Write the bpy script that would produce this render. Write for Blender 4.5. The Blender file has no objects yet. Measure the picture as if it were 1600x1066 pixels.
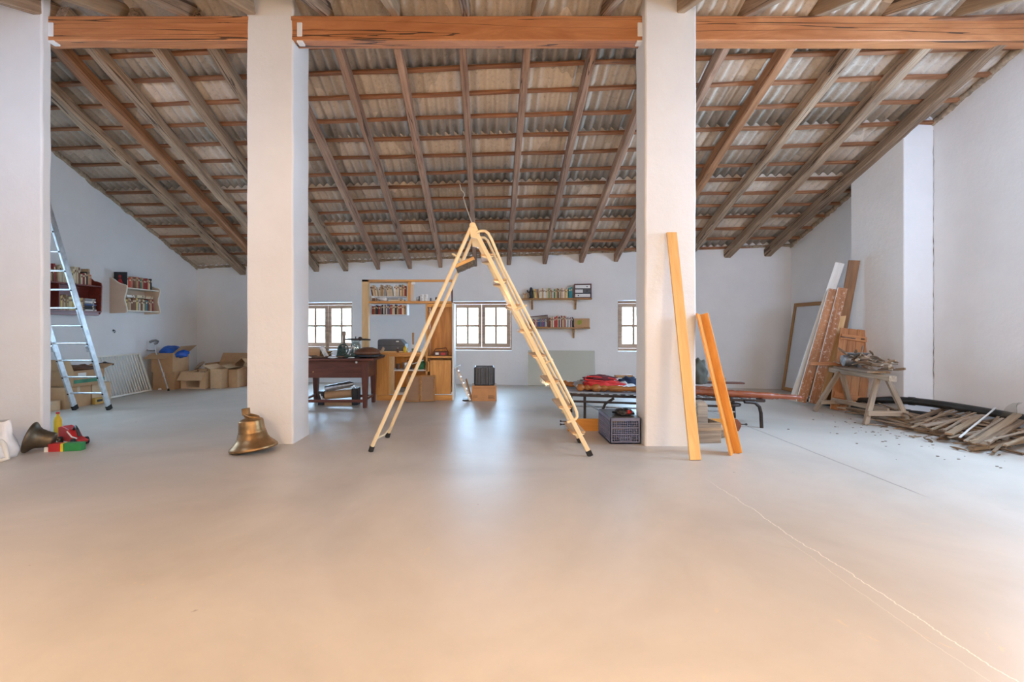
import bpy, math, random
from mathutils import Vector, Matrix, noise

C = bpy.context.scene.collection
sc = bpy.context.scene
R = math.radians

# ------------------------------------------------------------------ camera, sky, light, exposure
F, VX, HY, CH = 720.0, 763.0, 510.0, 1.35          # focal length in pixels, vanishing point, eye height

cam_d = bpy.data.cameras.new('camera')
cam_d.sensor_width = 36.0
cam_d.lens = 36.0 * F / 1600.0
cam_d.shift_x = (800 - VX) / 1600.0
cam_d.shift_y = (HY - 533) / 1600.0
cam_d.clip_start = 0.05
cam_d.clip_end = 300
cam = bpy.data.objects.new('camera', cam_d)
C.objects.link(cam)
cam.location = (0, 0, CH)
cam.rotation_euler = (R(90), 0, 0)
sc.camera = cam

sc.view_settings.view_transform = 'Standard'
sc.view_settings.look = 'None'
sc.view_settings.gamma = 1
sc.view_settings.exposure = 0.08
sc.view_settings.use_curve_mapping = False

w = bpy.data.worlds.new('sky')
sc.world = w
w.use_nodes = True
bg = w.node_tree.nodes['Background']
bg.inputs[0].default_value = (0.80, 0.90, 1.0, 1)
bg.inputs[1].default_value = 5.0


def area(name, loc, rot, sx, sy, power, col, portal=False):
    d = bpy.data.lights.new(name, 'AREA')
    d.shape = 'RECTANGLE'
    d.size, d.size_y = sx, sy
    d.energy = power
    d.color = col
    if portal:
        d.cycles.is_portal = True
    o = bpy.data.objects.new(name, d)
    C.objects.link(o)
    o.location = loc
    o.rotation_euler = rot
    return o


def bulb(name, loc, power, col, radius):
    d = bpy.data.lights.new(name, 'POINT')
    d.energy = power
    d.color = col
    d.shadow_soft_size = radius
    o = bpy.data.objects.new(name, d)
    C.objects.link(o)
    o.location = loc
    return o


WARM = (1.0, 0.67, 0.38)
COOL = (0.45, 0.66, 1.0)
bulb('lamp_bulb_left', (-2.8, 1.1, 2.0), 132, WARM, 0.25)
bulb('lamp_bulb_middle', (0.2, 0.5, 2.15), 160, WARM, 0.25)
bulb('lamp_bulb_right', (2.9, 1.1, 2.0), 132, WARM, 0.25)

# ------------------------------------------------------------------ geometry helpers


def P(px, py, Y):
    return Vector(((px - VX) * Y / F, Y, CH + (HY - py) * Y / F))


def FL(px, py):
    Y = F * CH / (py - HY)
    return Vector(((px - VX) * Y / F, Y, 0))


class MB:
    """collects shapes and links them as one mesh object"""

    def __init__(self):
        self.v, self.f, self.m, self.s = [], [], [], []
        self.T = Matrix.Identity(4)

    def add(self, vs, fs, mi=0, smooth=False):
        b = len(self.v)
        self.v += [tuple(self.T @ Vector(p)) for p in vs]
        for f in fs:
            self.f.append([b + i for i in f])
            self.m.append(mi)
            self.s.append(smooth)
        return self

    def box(self, x0, x1, y0, y1, z0, z1, mi=0, c=0.0):
        """box; c > 0 chamfers the vertical edges"""
        if c <= 0:
            vs = [(x0, y0, z0), (x1, y0, z0), (x1, y1, z0), (x0, y1, z0), (x0, y0, z1), (x1, y0, z1), (x1, y1, z1), (x0, y1, z1)]
            fs = [(3, 2, 1, 0), (4, 5, 6, 7), (0, 1, 5, 4), (1, 2, 6, 5), (2, 3, 7, 6), (3, 0, 4, 7)]
            return self.add(vs, fs, mi)
        ring = [(x0 + c, y0), (x1 - c, y0), (x1, y0 + c), (x1, y1 - c), (x1 - c, y1), (x0 + c, y1), (x0, y1 - c), (x0, y0 + c)]
        return self.prism(ring, z0, z1, mi)

    def prism(self, ring, z0, z1, mi=0):
        n = len(ring)
        vs = [(a, b, z0) for a, b in ring] + [(a, b, z1) for a, b in ring]
        fs = [tuple(range(n - 1, -1, -1)), tuple(range(n, 2 * n))]
        fs += [(i, (i + 1) % n, n + (i + 1) % n, n + i) for i in range(n)]
        return self.add(vs, fs, mi)

    def prism_y(self, ring, y0, y1, mi=0):
        """ring of (x, z) extruded along y"""
        n = len(ring)
        vs = [(a, y0, b) for a, b in ring] + [(a, y1, b) for a, b in ring]
        fs = [tuple(range(n)), tuple(range(2 * n - 1, n - 1, -1))]
        fs += [((i + 1) % n, i, n + i, n + (i + 1) % n) for i in range(n)]
        return self.add(vs, fs, mi)

    def prism_x(self, ring, x0, x1, mi=0):
        n = len(ring)
        vs = [(x0, a, b) for a, b in ring] + [(x1, a, b) for a, b in ring]
        fs = [tuple(range(n - 1, -1, -1)), tuple(range(n, 2 * n))]
        fs += [(i, (i + 1) % n, n + (i + 1) % n, n + i) for i in range(n)]
        return self.add(vs, fs, mi)

    def tube(self, pts, r, n=10, mi=0, caps=True):
        pts = [Vector(p) for p in pts]
        rs = r if isinstance(r, (list, tuple)) else [r] * len(pts)
        vs, fs = [], []
        up = Vector((0, 0, 1))
        prev = None
        for i, p in enumerate(pts):
            d = (pts[min(i + 1, len(pts) - 1)] - pts[max(i - 1, 0)])
            if d.length < 1e-9:
                d = Vector((0, 0, 1))
            d.normalize()
            if prev is None:
                a = d.cross(up if abs(d.z) < 0.95 else Vector((1, 0, 0))).normalized()
            else:
                a = (prev - d * prev.dot(d)).normalized()
            prev = a
            b = d.cross(a)
            for k in range(n):
                t = 2 * math.pi * k / n
                vs.append(tuple(p + (a * math.cos(t) + b * math.sin(t)) * rs[i]))
        for i in range(len(pts) - 1):
            for k in range(n):
                fs.append((i * n + k, i * n + (k + 1) % n, (i + 1) * n + (k + 1) % n, (i + 1) * n + k))
        self.add(vs, fs, mi, True)
        if caps:
            self.add(vs[:n], [tuple(range(n - 1, -1, -1))], mi)
            self.add(vs[-n:], [tuple(range(n))], mi)
        return self

    def lathe(self, prof, n=24, mi=0, center=(0, 0, 0)):
        """prof: (radius, z) rows round the z axis"""
        cx, cy, cz = center
        vs = [(cx + r * math.cos(2 * math.pi * k / n), cy + r * math.sin(2 * math.pi * k / n), cz + z) for r, z in prof for k in range(n)]
        fs = []
        for i in range(len(prof) - 1):
            for k in range(n):
                fs.append((i * n + k, i * n + (k + 1) % n, (i + 1) * n + (k + 1) % n, (i + 1) * n + k))
        return self.add(vs, fs, mi, True)

    def bar(self, p0, p1, wd, ht, mi=0, up=(0, 0, 1)):
        """rectangular bar from p0 to p1: wd across, ht along up"""
        p0, p1 = Vector(p0), Vector(p1)
        d = (p1 - p0).normalized()
        a = d.cross(Vector(up)).normalized()
        b = a.cross(d)
        vs = []
        for p in (p0, p1):
            for sa, sb in ((-1, -1), (1, -1), (1, 1), (-1, 1)):
                vs.append(tuple(p + a * (sa * wd / 2) + b * (sb * ht / 2)))
        return self.add(vs, [(3, 2, 1, 0), (4, 5, 6, 7), (0, 1, 5, 4), (1, 2, 6, 5), (2, 3, 7, 6), (3, 0, 4, 7)], mi)

    def blob(self, c, rx, ry, rz, amp=0.15, seed=0, nu=18, nv=10, mi=0, flat=0.0, freq=2.5):
        """lumpy closed form; flat cuts the underside"""
        vs, fs = [], []
        for j in range(nv + 1):
            th = math.pi * j / nv
            for i in range(nu):
                ph = 2 * math.pi * i / nu
                d = Vector((math.sin(th) * math.cos(ph), math.sin(th) * math.sin(ph), math.cos(th)))
                k = 1 + amp * noise.noise(d * freq + Vector((seed * 7.3, seed * 3.1, 0))) * 2
                z = d.z * rz * k
                if flat and z < -flat * rz:
                    z = -flat * rz
                vs.append((c[0] + d.x * rx * k, c[1] + d.y * ry * k, c[2] + z))
        for j in range(nv):
            for i in range(nu):
                fs.append((j * nu + i, (j + 1) * nu + i, (j + 1) * nu + (i + 1) % nu, j * nu + (i + 1) % nu))
        return self.add(vs, fs, mi, True)

    def build(self, name, mats, parent=None, M=None, bevel=0.0, seg=2, label=None):
        me = bpy.data.meshes.new(name)
        me.from_pydata(self.v, [], self.f)
        if not isinstance(mats, (list, tuple)):
            mats = [mats]
        for m in mats:
            me.materials.append(m)
        me.polygons.foreach_set('material_index', self.m)
        me.polygons.foreach_set('use_smooth', self.s)
        me.update()
        o = bpy.data.objects.new(name, me)
        C.objects.link(o)
        if parent:
            o.parent = parent
        if M is not None:
            o.matrix_local = M
        if bevel > 0:
            b = o.modifiers.new('edge', 'BEVEL')
            b.width = bevel
            b.segments = seg
            b.limit_method = 'ANGLE'
            b.angle_limit = R(40)
        if label:
            o['label'] = label
        return o


def tag(o, label, cat, group=None, kind=None):
    o['label'] = label
    o['category'] = cat
    if group:
        o['group'] = group
    if kind:
        o['kind'] = kind
    return o


def thing(name, label, cat, loc=(0, 0, 0), rz=0.0, group=None, M=None):
    o = bpy.data.objects.new(name, None)
    o.empty_display_size = 0.1
    C.objects.link(o)
    if M is not None:
        o.matrix_basis = M
    else:
        o.location = loc
        o.rotation_euler = (0, 0, rz)
    return tag(o, label, cat, group)


def struct(o, label=None):
    o['kind'] = 'structure'
    if label:
        o['label'] = label
    return o


def frame_x(p0, p1, up=(0, 0, 1)):
    """matrix whose local x runs p0 -> p1 and whose local z is as near `up` as can be"""
    p0, p1 = Vector(p0), Vector(p1)
    x = (p1 - p0).normalized()
    y = Vector(up).cross(x).normalized()
    z = x.cross(y)
    M = Matrix((x, y, z)).transposed().to_4x4()
    M.translation = p0
    return M


def lumber(name, p0, p1, wd, ht, mat, jit=0.0, seed=0, seg=10, up=(0, 0, 1), parent=None, ch=0.12, top=False, low=0.0):
    """a sawn timber along local x with slightly uneven, chamfered section; top=True hangs the section below the line"""
    M = frame_x(p0, p1, up)
    L = (Vector(p1) - Vector(p0)).length
    mb = MB()
    c = min(wd, ht) * ch
    vs, fs = [], []
    rnd = random.Random(seed)
    oy = oz = 0
    for i in range(seg + 1):
        x = L * i / seg
        oy = 0.7 * oy + rnd.uniform(-jit, jit)
        oz = 0.7 * oz + rnd.uniform(-jit, jit)
        a = wd / 2 + rnd.uniform(-jit, jit) * 0.5
        b = ht / 2 + rnd.uniform(-jit, jit) * 0.5
        zz = oz - (ht / 2 if top else 0)
        for y, z in ((-a + c, -b), (a - c, -b), (a, -b + c), (a, b - c), (a - c, b), (-a + c, b), (-a, b - c), (-a, -b + c)):
            vs.append((x, y + oy, z + zz))
    n = 8
    for i in range(seg):
        for k in range(n):
            fs.append((i * n + k, (i + 1) * n + k, (i + 1) * n + (k + 1) % n, i * n + (k + 1) % n))
    fs.append(tuple(range(n)))
    fs.append(tuple(range(len(vs) - 1, len(vs) - n - 1, -1)))
    mb.add(vs, fs)
    return mb.build(name, mat, parent, M)


# ------------------------------------------------------------------ materials


def base_mat(name):
    m = bpy.data.materials.new(name)
    m.use_nodes = True
    nt = m.node_tree
    return m, nt, nt.nodes['Principled BSDF']


def N(nt, kind, **kw):
    n = nt.nodes.new(kind)
    for k, v in kw.items():
        setattr(n, k, v)
    return n


def ramp(nt, fac, stops):
    r = N(nt, 'ShaderNodeValToRGB')
    e = r.color_ramp.elements
    e[0].position, e[0].color = stops[0][0], (*stops[0][1], 1)
    e[1].position, e[1].color = stops[-1][0], (*stops[-1][1], 1)
    for p, c in stops[1:-1]:
        x = e.new(p)
        x.color = (*c, 1)
    nt.links.new(fac, r.inputs[0])
    return r.outputs[0]


def noise_tex(nt, scale, detail=4, rough=0.6, vec=None, dist=0.0):
    n = N(nt, 'ShaderNodeTexNoise')
    n.inputs['Scale'].default_value = scale
    n.inputs['Detail'].default_value = detail
    n.inputs['Roughness'].default_value = rough
    n.inputs['Distortion'].default_value = dist
    if vec is not None:
        nt.links.new(vec, n.inputs['Vector'])
    return n.outputs['Fac']


def coords(nt, scale=(1, 1, 1), loc=None):
    tc = N(nt, 'ShaderNodeTexCoord')
    mp = N(nt, 'ShaderNodeMapping')
    mp.inputs['Scale'].default_value = scale
    nt.links.new(tc.outputs['Object'], mp.inputs['Vector'])
    return mp.outputs['Vector']


def mixc(nt, fac, a, b, mode='MIX'):
    m = N(nt, 'ShaderNodeMix', data_type='RGBA', blend_type=mode)
    for sock, v in ((m.inputs[0], fac), (m.inputs[6], a), (m.inputs[7], b)):
        if isinstance(v, (int, float)):
            sock.default_value = v
        elif isinstance(v, tuple):
            sock.default_value = (*v, 1)
        else:
            nt.links.new(v, sock)
    return m.outputs[2]


def math_n(nt, op, a, b=0.0, c=None):
    m = N(nt, 'ShaderNodeMath', operation=op)
    for i, v in enumerate((a, b, c)):
        if v is None:
            continue
        if isinstance(v, (int, float)):
            m.inputs[i].default_value = v
        else:
            nt.links.new(v, m.inputs[i])
    return m.outputs[0]


def bump(nt, bsdf, h, strength=0.3, dist=0.01):
    b = N(nt, 'ShaderNodeBump')
    b.inputs['Strength'].default_value = strength
    b.inputs['Distance'].default_value = dist
    nt.links.new(h, b.inputs['Height'])
    nt.links.new(b.outputs[0], bsdf.inputs['Normal'])


def wood(name, dark, light, grain=14.0, rough=0.6, vary=0.25, flecks=None, along=0.7, cracks=0.0, fleck_at=0.62):
    """timber with the grain along local x; flecks = colour of old paint left on it"""
    m, nt, p = base_mat(name)
    oi = N(nt, 'ShaderNodeObjectInfo')
    tc = N(nt, 'ShaderNodeTexCoord')
    off = N(nt, 'ShaderNodeVectorMath', operation='ADD')
    sc_ = N(nt, 'ShaderNodeVectorMath', operation='SCALE')
    nt.links.new(oi.outputs['Location'], sc_.inputs[0])
    sc_.inputs['Scale'].default_value = 3.7
    nt.links.new(tc.outputs['Object'], off.inputs[0])
    nt.links.new(sc_.outputs[0], off.inputs[1])
    mp = N(nt, 'ShaderNodeMapping')
    mp.inputs['Scale'].default_value = (along, grain, grain)
    nt.links.new(off.outputs[0], mp.inputs['Vector'])
    g = noise_tex(nt, 1.6, 6, 0.65, mp.outputs[0], 1.2)
    col = ramp(nt, g, [(0.3, dark), (0.68, light)])
    big = noise_tex(nt, 1.3, 3, 0.5, off.outputs[0])
    col = mixc(nt, ramp_fac(nt, big, 0.35, 0.75), col, mixc(nt, 0.5, col, dark))
    r = math_n(nt, 'MULTIPLY_ADD', oi.outputs['Random'], vary, 1 - vary / 2)
    hsv = N(nt, 'ShaderNodeHueSaturation')
    nt.links.new(col, hsv.inputs['Color'])
    nt.links.new(r, hsv.inputs['Value'])
    col = hsv.outputs[0]
    if cracks:
        mp2 = N(nt, 'ShaderNodeMapping')
        mp2.inputs['Scale'].default_value = (0.10, 5, 5)
        nt.links.new(off.outputs[0], mp2.inputs['Vector'])
        k = noise_tex(nt, 2.2, 2, 0.4, mp2.outputs[0], 0.3)
        k2 = math_n(nt, 'COMPARE', k, 0.5, 0.012 * cracks)
        col = mixc(nt, math_n(nt, 'MULTIPLY', k2, 0.85), col, (0.05, 0.028, 0.016))
    if flecks:
        fl = noise_tex(nt, 22, 7, 0.8, off.outputs[0])
        fm = ramp_fac(nt, fl, fleck_at - 0.03, fleck_at + 0.03)
        col = mixc(nt, fm, col, flecks)
    nt.links.new(col, p.inputs['Base Color'])
    p.inputs['Roughness'].default_value = rough
    bump(nt, p, g, 0.35, 0.006)
    return m


def ramp_fac(nt, fac, a, b):
    mr = N(nt, 'ShaderNodeMapRange')
    mr.inputs['From Min'].default_value = a
    mr.inputs['From Max'].default_value = b
    nt.links.new(fac, mr.inputs['Value'])
    return mr.outputs[0]


def plain(name, col, rough=0.5, metal=0.0, vary=0.12, scale=8.0, bmp=0.0, spec=0.5, coat=0.0, vary_obj=0.0, alpha=1.0):
    m, nt, p = base_mat(name)
    v = coords(nt)
    n = noise_tex(nt, scale, 5, 0.6, v)
    dk = tuple(c * (1 - vary) for c in col)
    lt = tuple(min(1, c * (1 + vary)) for c in col)
    c = ramp(nt, n, [(0.3, dk), (0.7, lt)])
    if vary_obj:
        oi = N(nt, 'ShaderNodeObjectInfo')
        hsv = N(nt, 'ShaderNodeHueSaturation')
        nt.links.new(c, hsv.inputs['Color'])
        nt.links.new(math_n(nt, 'MULTIPLY_ADD', oi.outputs['Random'], vary_obj, 1 - vary_obj / 2), hsv.inputs['Value'])
        c = hsv.outputs[0]
    nt.links.new(c, p.inputs['Base Color'])
    p.inputs['Roughness'].default_value = rough
    p.inputs['Metallic'].default_value = metal
    p.inputs['Specular IOR Level'].default_value = spec
    p.inputs['Coat Weight'].default_value = coat
    p.inputs['Alpha'].default_value = alpha
    if bmp:
        bump(nt, p, n, bmp, 0.01)
    return m


def plaster():
    m, nt, p = base_mat('whitewashed_plaster')
    v = coords(nt)
    a = noise_tex(nt, 0.8, 5, 0.6, v)
    b = noise_tex(nt, 14, 6, 0.7, v)
    col = ramp(nt, a, [(0.3, (0.76, 0.755, 0.755)), (0.7, (0.84, 0.84, 0.845))])
    # small scuffs and brown marks
    s = noise_tex(nt, 5.0, 8, 0.78, v)
    col = mixc(nt, math_n(nt, 'MULTIPLY', ramp_fac(nt, s, 0.66, 0.74), 0.35), col, (0.55, 0.45, 0.36))
    nt.links.new(col, p.inputs['Base Color'])
    p.inputs['Roughness'].default_value = 0.85
    p.inputs['Specular IOR Level'].default_value = 0.2
    h = math_n(nt, 'MULTIPLY_ADD', a, 2.5, b)
    bump(nt, p, h, 0.35, 0.012)
    return m


def floor_mat():
    m, nt, p = base_mat('trowelled_concrete')
    v = coords(nt)
    sp = N(nt, 'ShaderNodeSeparateXYZ')
    nt.links.new(v, sp.inputs[0])
    X, Yc = sp.outputs[0], sp.outputs[1]
    a = noise_tex(nt, 0.55, 6, 0.6, v, 0.6)
    b = noise_tex(nt, 6.0, 6, 0.7, v)
    col = ramp(nt, a, [(0.3, (0.48, 0.435, 0.38)), (0.7, (0.68, 0.62, 0.55))])
    col = mixc(nt, ramp_fac(nt, b, 0.3, 0.75), col, mixc(nt, 0.25, col, (0.66, 0.62, 0.56)))
    # yellowish plaster drips near the camera
    st = noise_tex(nt, 3.4, 8, 0.75, v, 1.5)
    near = ramp_fac(nt, Yc, 4.2, 1.6)
    col = mixc(nt, math_n(nt, 'MULTIPLY', math_n(nt, 'MULTIPLY', ramp_fac(nt, st, 0.63, 0.68), 0.55), near), col, (0.80, 0.62, 0.34))
    # dark specks
    dk = noise_tex(nt, 9.0, 3, 0.5, v)
    col = mixc(nt, math_n(nt, 'MULTIPLY', ramp_fac(nt, dk, 0.755, 0.79), 0.7), col, (0.12, 0.06, 0.03))

    def line(x0, slope, wob, width, y0, y1, seed):
        vv = N(nt, 'ShaderNodeCombineXYZ')
        nt.links.new(Yc, vv.inputs[1])
        vv.inputs[0].default_value = seed
        w1 = noise_tex(nt, 1.6, 8, 0.72, vv.outputs[0])
        cx = math_n(nt, 'MULTIPLY_ADD', Yc, slope, x0)
        cx = math_n(nt, 'ADD', cx, math_n(nt, 'MULTIPLY', math_n(nt, 'SUBTRACT', w1, 0.5), wob))
        d = math_n(nt, 'ABSOLUTE', math_n(nt, 'SUBTRACT', X, cx))
        f = ramp_fac(nt, d, width, width * 0.3)
        g = math_n(nt, 'MULTIPLY', ramp_fac(nt, Yc, y0, y0 + 0.2), ramp_fac(nt, Yc, y1, y1 - 0.3))
        return math_n(nt, 'MULTIPLY', f, g)

    col = mixc(nt, line(2.06, -0.035, 0.16, 0.0045, 0.2, 4.1, 3.0), col, (0.86, 0.80, 0.70))
    col = mixc(nt, math_n(nt, 'MULTIPLY', line(1.93, -0.02, 0.1, 0.0026, 0.8, 3.1, 9.0), 0.6), col, (0.80, 0.74, 0.62))
    col = mixc(nt, math_n(nt, 'MULTIPLY', line(3.42, 0.013, 0.05, 0.014, 3.6, 7.6, 5.0), 0.7), col, (0.22, 0.18, 0.15))
    nt.links.new(col, p.inputs['Base Color'])
    rr = math_n(nt, 'MULTIPLY_ADD', b, 0.22, 0.30)
    nt.links.new(rr, p.inputs['Roughness'])
    p.inputs['Specular IOR Level'].default_value = 0.5
    bump(nt, p, math_n(nt, 'MULTIPLY_ADD', a, 1.5, b), 0.12, 0.01)
    return m


def fibre_cement():
    m, nt, p = base_mat('corrugated_fibre_cement')
    v = coords(nt)
    a = noise_tex(nt, 0.9, 4, 0.6, v)
    f = noise_tex(nt, 17, 9, 0.85, v)
    ck = N(nt, 'ShaderNodeTexVoronoi')
    ck.inputs['Scale'].default_value = 1.0
    mp = coords(nt, (1.05, 0.85, 0.0))
    nt.links.new(mp, ck.inputs['Vector'])
    sepc = N(nt, 'ShaderNodeSeparateColor')
    nt.links.new(ck.outputs['Color'], sepc.inputs[0])
    col = ramp(nt, sepc.outputs[0], [(0.0, (0.42, 0.355, 0.29)), (1.0, (0.72, 0.62, 0.52))])
    col = mixc(nt, ramp_fac(nt, a, 0.3, 0.7), mixc(nt, 0.4, col, (0.31, 0.255, 0.205)), col)
    col = mixc(nt, math_n(nt, 'MULTIPLY', ramp_fac(nt, f, 0.55, 0.66), 0.6), col, (0.74, 0.68, 0.58))
    col = mixc(nt, math_n(nt, 'MULTIPLY', ramp_fac(nt, f, 0.46, 0.36), 0.5), col, (0.13, 0.105, 0.085))
    nt.links.new(col, p.inputs['Base Color'])
    p.inputs['Roughness'].default_value = 0.9
    p.inputs['Specular IOR Level'].default_value = 0.15
    bump(nt, p, f, 0.3, 0.006)
    return m


def glass(name, tint=(0.9, 0.95, 0.93), gloss=0.06, haze=0.0):
    m = bpy.data.materials.new(name)
    m.use_nodes = True
    nt = m.node_tree
    nt.nodes.clear()
    out = N(nt, 'ShaderNodeOutputMaterial')
    tr = N(nt, 'ShaderNodeBsdfTransparent')
    tr.inputs[0].default_value = (*tint, 1)
    gl = N(nt, 'ShaderNodeBsdfGlossy')
    gl.inputs['Roughness'].default_value = 0.05
    mx = N(nt, 'ShaderNodeMixShader')
    mx.inputs[0].default_value = gloss
    nt.links.new(tr.outputs[0], mx.inputs[1])
    nt.links.new(gl.outputs[0], mx.inputs[2])
    last = mx.outputs[0]
    if haze:
        df = N(nt, 'ShaderNodeBsdfDiffuse')
        df.inputs[0].default_value = (0.50, 0.50, 0.45, 1)
        m2 = N(nt, 'ShaderNodeMixShader')
        m2.inputs[0].default_value = haze
        nt.links.new(last, m2.inputs[1])
        nt.links.new(df.outputs[0], m2.inputs[2])
        last = m2.outputs[0]
    nt.links.new(last, out.inputs[0])
    return m


PLASTER = plaster()
FLOORM = floor_mat()
SHEET = fibre_cement()
GLASS = glass('window_glass')
RAFTER = wood('old_rafter_wood', (0.17, 0.105, 0.065), (0.54, 0.38, 0.25), 10, 0.75, 0.35, cracks=1.0)
RAFTER_RED = wood('red_brown_rafter_wood', (0.20, 0.085, 0.035), (0.46, 0.22, 0.10), 10, 0.7, 0.2, cracks=0.6)
RAFTER_GREY = wood('grey_brown_rafter_wood', (0.19, 0.10, 0.065), (0.52, 0.33, 0.22), 10, 0.75, 0.3, cracks=0.5)
BATTEN = wood('batten_wood', (0.16, 0.06, 0.025), (0.46, 0.21, 0.095), 12, 0.7, 0.35)
BEAM = wood('red_pine_beam', (0.40, 0.145, 0.05), (0.62, 0.27, 0.11), 5, 0.55, 0.1, flecks=(0.85, 0.72, 0.58), cracks=0.7, fleck_at=0.72)
MORTAR = plain('crumbling_mortar', (0.36, 0.28, 0.20), 0.95, vary=0.45, scale=20, bmp=0.8)
WINWOOD = wood('window_frame_wood', (0.26, 0.15, 0.09), (0.50, 0.32, 0.21), 12, 0.6, 0.2)
PINE = wood('orange_pine', (0.50, 0.20, 0.045), (0.82, 0.42, 0.12), 7, 0.4, 0.12)
PINE_PALE = wood('pale_pine', (0.60, 0.36, 0.15), (0.84, 0.60, 0.31), 8, 0.5, 0.1)
PINE_NEW = wood('new_pine_board', (0.72, 0.36, 0.10), (0.88, 0.54, 0.20), 8, 0.45, 0.05)
PINE_VARN = wood('varnished_pine', (0.62, 0.24, 0.04), (0.80, 0.38, 0.08), 8, 0.35, 0.05)
MAHOG = wood('dark_red_wood', (0.06, 0.018, 0.012), (0.18, 0.055, 0.035), 8, 0.45, 0.15)
REDSHELF = wood('red_varnished_wood', (0.12, 0.018, 0.012), (0.26, 0.045, 0.025), 8, 0.35, 0.1)
TURNED = wood('turned_bedpost_wood', (0.22, 0.07, 0.015), (0.52, 0.21, 0.05), 6, 0.25, 0.15)
TURNED_DARK = wood('dark_turned_bedpost_wood', (0.14, 0.035, 0.015), (0.36, 0.10, 0.035), 6, 0.3, 0.15)
GREYWOOD = wood('weathered_grey_wood', (0.21, 0.145, 0.10), (0.52, 0.40, 0.285), 14, 0.8, 0.3)
LATH = wood('old_lath_wood', (0.12, 0.072, 0.042), (0.36, 0.24, 0.145), 14, 0.85, 0.5)
LATH_PALE = wood('pale_lath_wood', (0.25, 0.165, 0.10), (0.48, 0.34, 0.21), 14, 0.8, 0.3)
FLECKED = wood('brown_wood_with_paint_flecks', (0.30, 0.12, 0.05), (0.56, 0.27, 0.13), 9, 0.7, 0.15, flecks=(0.70, 0.55, 0.45), fleck_at=0.58)
DOORWOOD = wood('orange_door_boards', (0.34, 0.13, 0.045), (0.62, 0.29, 0.12), 9, 0.65, 0.15, flecks=(0.72, 0.60, 0.48), fleck_at=0.66)
WHITEWOOD = wood('white_painted_wood', (0.60, 0.58, 0.54), (0.86, 0.85, 0.82), 8, 0.5, 0.08)
CREAMWOOD = plain('cream_lacquered_board', (0.66, 0.50, 0.37), 0.45, vary=0.04)
CREAMEDGE = plain('cream_white_edge', (0.86, 0.82, 0.72), 0.4, vary=0.04)
CREAM = plain('cream_enamelled_steel', (0.88, 0.71, 0.44), 0.4, vary=0.06, coat=0.2)
TREADWOOD = wood('ladder_tread_wood', (0.45, 0.24, 0.10), (0.76, 0.52, 0.29), 10, 0.6, 0.1)
RUBBER = plain('black_rubber', (0.02, 0.02, 0.02), 0.8)
ALU = plain('dull_aluminium', (0.62, 0.64, 0.66), 0.38, 0.85, vary=0.2, scale=14)
STEEL = plain('scratched_steel', (0.55, 0.56, 0.58), 0.32, 0.9, vary=0.3, scale=18)
DARKMETAL = plain('dark_brown_metal', (0.045, 0.032, 0.028), 0.4, 0.5, vary=0.3)
GREENMETAL = plain('dark_green_enamel', (0.06, 0.10, 0.085), 0.4, 0.2, vary=0.4)
BRONZE = plain('aged_bronze', (0.33, 0.20, 0.09), 0.38, 0.85, vary=0.45, scale=6, bmp=0.1)
BRONZE_DARK = plain('dark_aged_bronze', (0.13, 0.10, 0.065), 0.42, 0.7, vary=0.4, scale=5, bmp=0.1)
CARD = plain('brown_cardboard', (0.52, 0.32, 0.17), 0.85, vary=0.08, vary_obj=0.25)
CARD_PALE = plain('pale_cardboard', (0.66, 0.47, 0.29), 0.85, vary=0.08, vary_obj=0.15)
CARD_ORANGE = plain('orange_cardboard', (0.56, 0.27, 0.11), 0.8, vary=0.08)
TAPE = plain('packing_tape', (0.62, 0.50, 0.36), 0.3, vary=0.05)
WHITE = plain('white_plastic', (0.82, 0.82, 0.80), 0.45, vary=0.04)
WHITECLOTH = plain('white_cloth', (0.78, 0.77, 0.75), 0.8, vary=0.06)
BLACK = plain('black_plastic', (0.022, 0.022, 0.025), 0.45, vary=0.3)
CHAR = plain('charcoal_plastic', (0.085, 0.09, 0.10), 0.5, vary=0.15)
NAVY = plain('navy_crate_plastic', (0.17, 0.19, 0.30), 0.5, vary=0.15)
BLUEBAG = plain('blue_plastic_sheet', (0.01, 0.10, 0.50), 0.4, vary=0.2, bmp=0.3)
RED = plain('red_plastic', (0.50, 0.03, 0.03), 0.4, vary=0.1)
REDCLOTH = plain('red_cloth', (0.62, 0.035, 0.03), 0.8, vary=0.15, bmp=0.4)
DARKRED = plain('dark_red_lining', (0.14, 0.02, 0.025), 0.85, vary=0.3)
GREYCLOTH = plain('grey_cloth', (0.30, 0.31, 0.33), 0.9, vary=0.15)
NAVYCLOTH = plain('navy_cloth', (0.03, 0.05, 0.10), 0.9, vary=0.3)
OLIVE = plain('olive_canvas', (0.10, 0.10, 0.08), 0.85, vary=0.3)
GREEN = plain('green_plastic', (0.03, 0.26, 0.07), 0.45, vary=0.1)
TEAL = plain('green_plastic_bag', (0.05, 0.24, 0.13), 0.45, vary=0.3, bmp=0.3)
YELLOW = plain('yellow_plastic', (0.85, 0.58, 0.03), 0.4, vary=0.06)
OCHRE = plain('ochre_card', (0.62, 0.36, 0.08), 0.6)
ORANGE = plain('orange_print', (0.85, 0.25, 0.05), 0.5, vary=0.05)
BROWNLEATHER = plain('brown_leather', (0.13, 0.055, 0.028), 0.5, vary=0.25)
JARGLASS = glass('jar_glass', (0.75, 0.82, 0.80), 0.12, 0.15)
PANEGLASS = glass('dusty_glass_pane', (0.955, 0.965, 0.935), 0.02, 0.10)
BAGFILM = plain('white_carrier_bag', (0.80, 0.80, 0.81), 0.35, vary=0.05, scale=12, bmp=0.6)
FILM = glass('clear_plastic_film', (0.85, 0.87, 0.86), 0.10, 0.12)
PIPE = plain('black_drain_pipe', (0.025, 0.024, 0.022), 0.4, vary=0.4)
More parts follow.
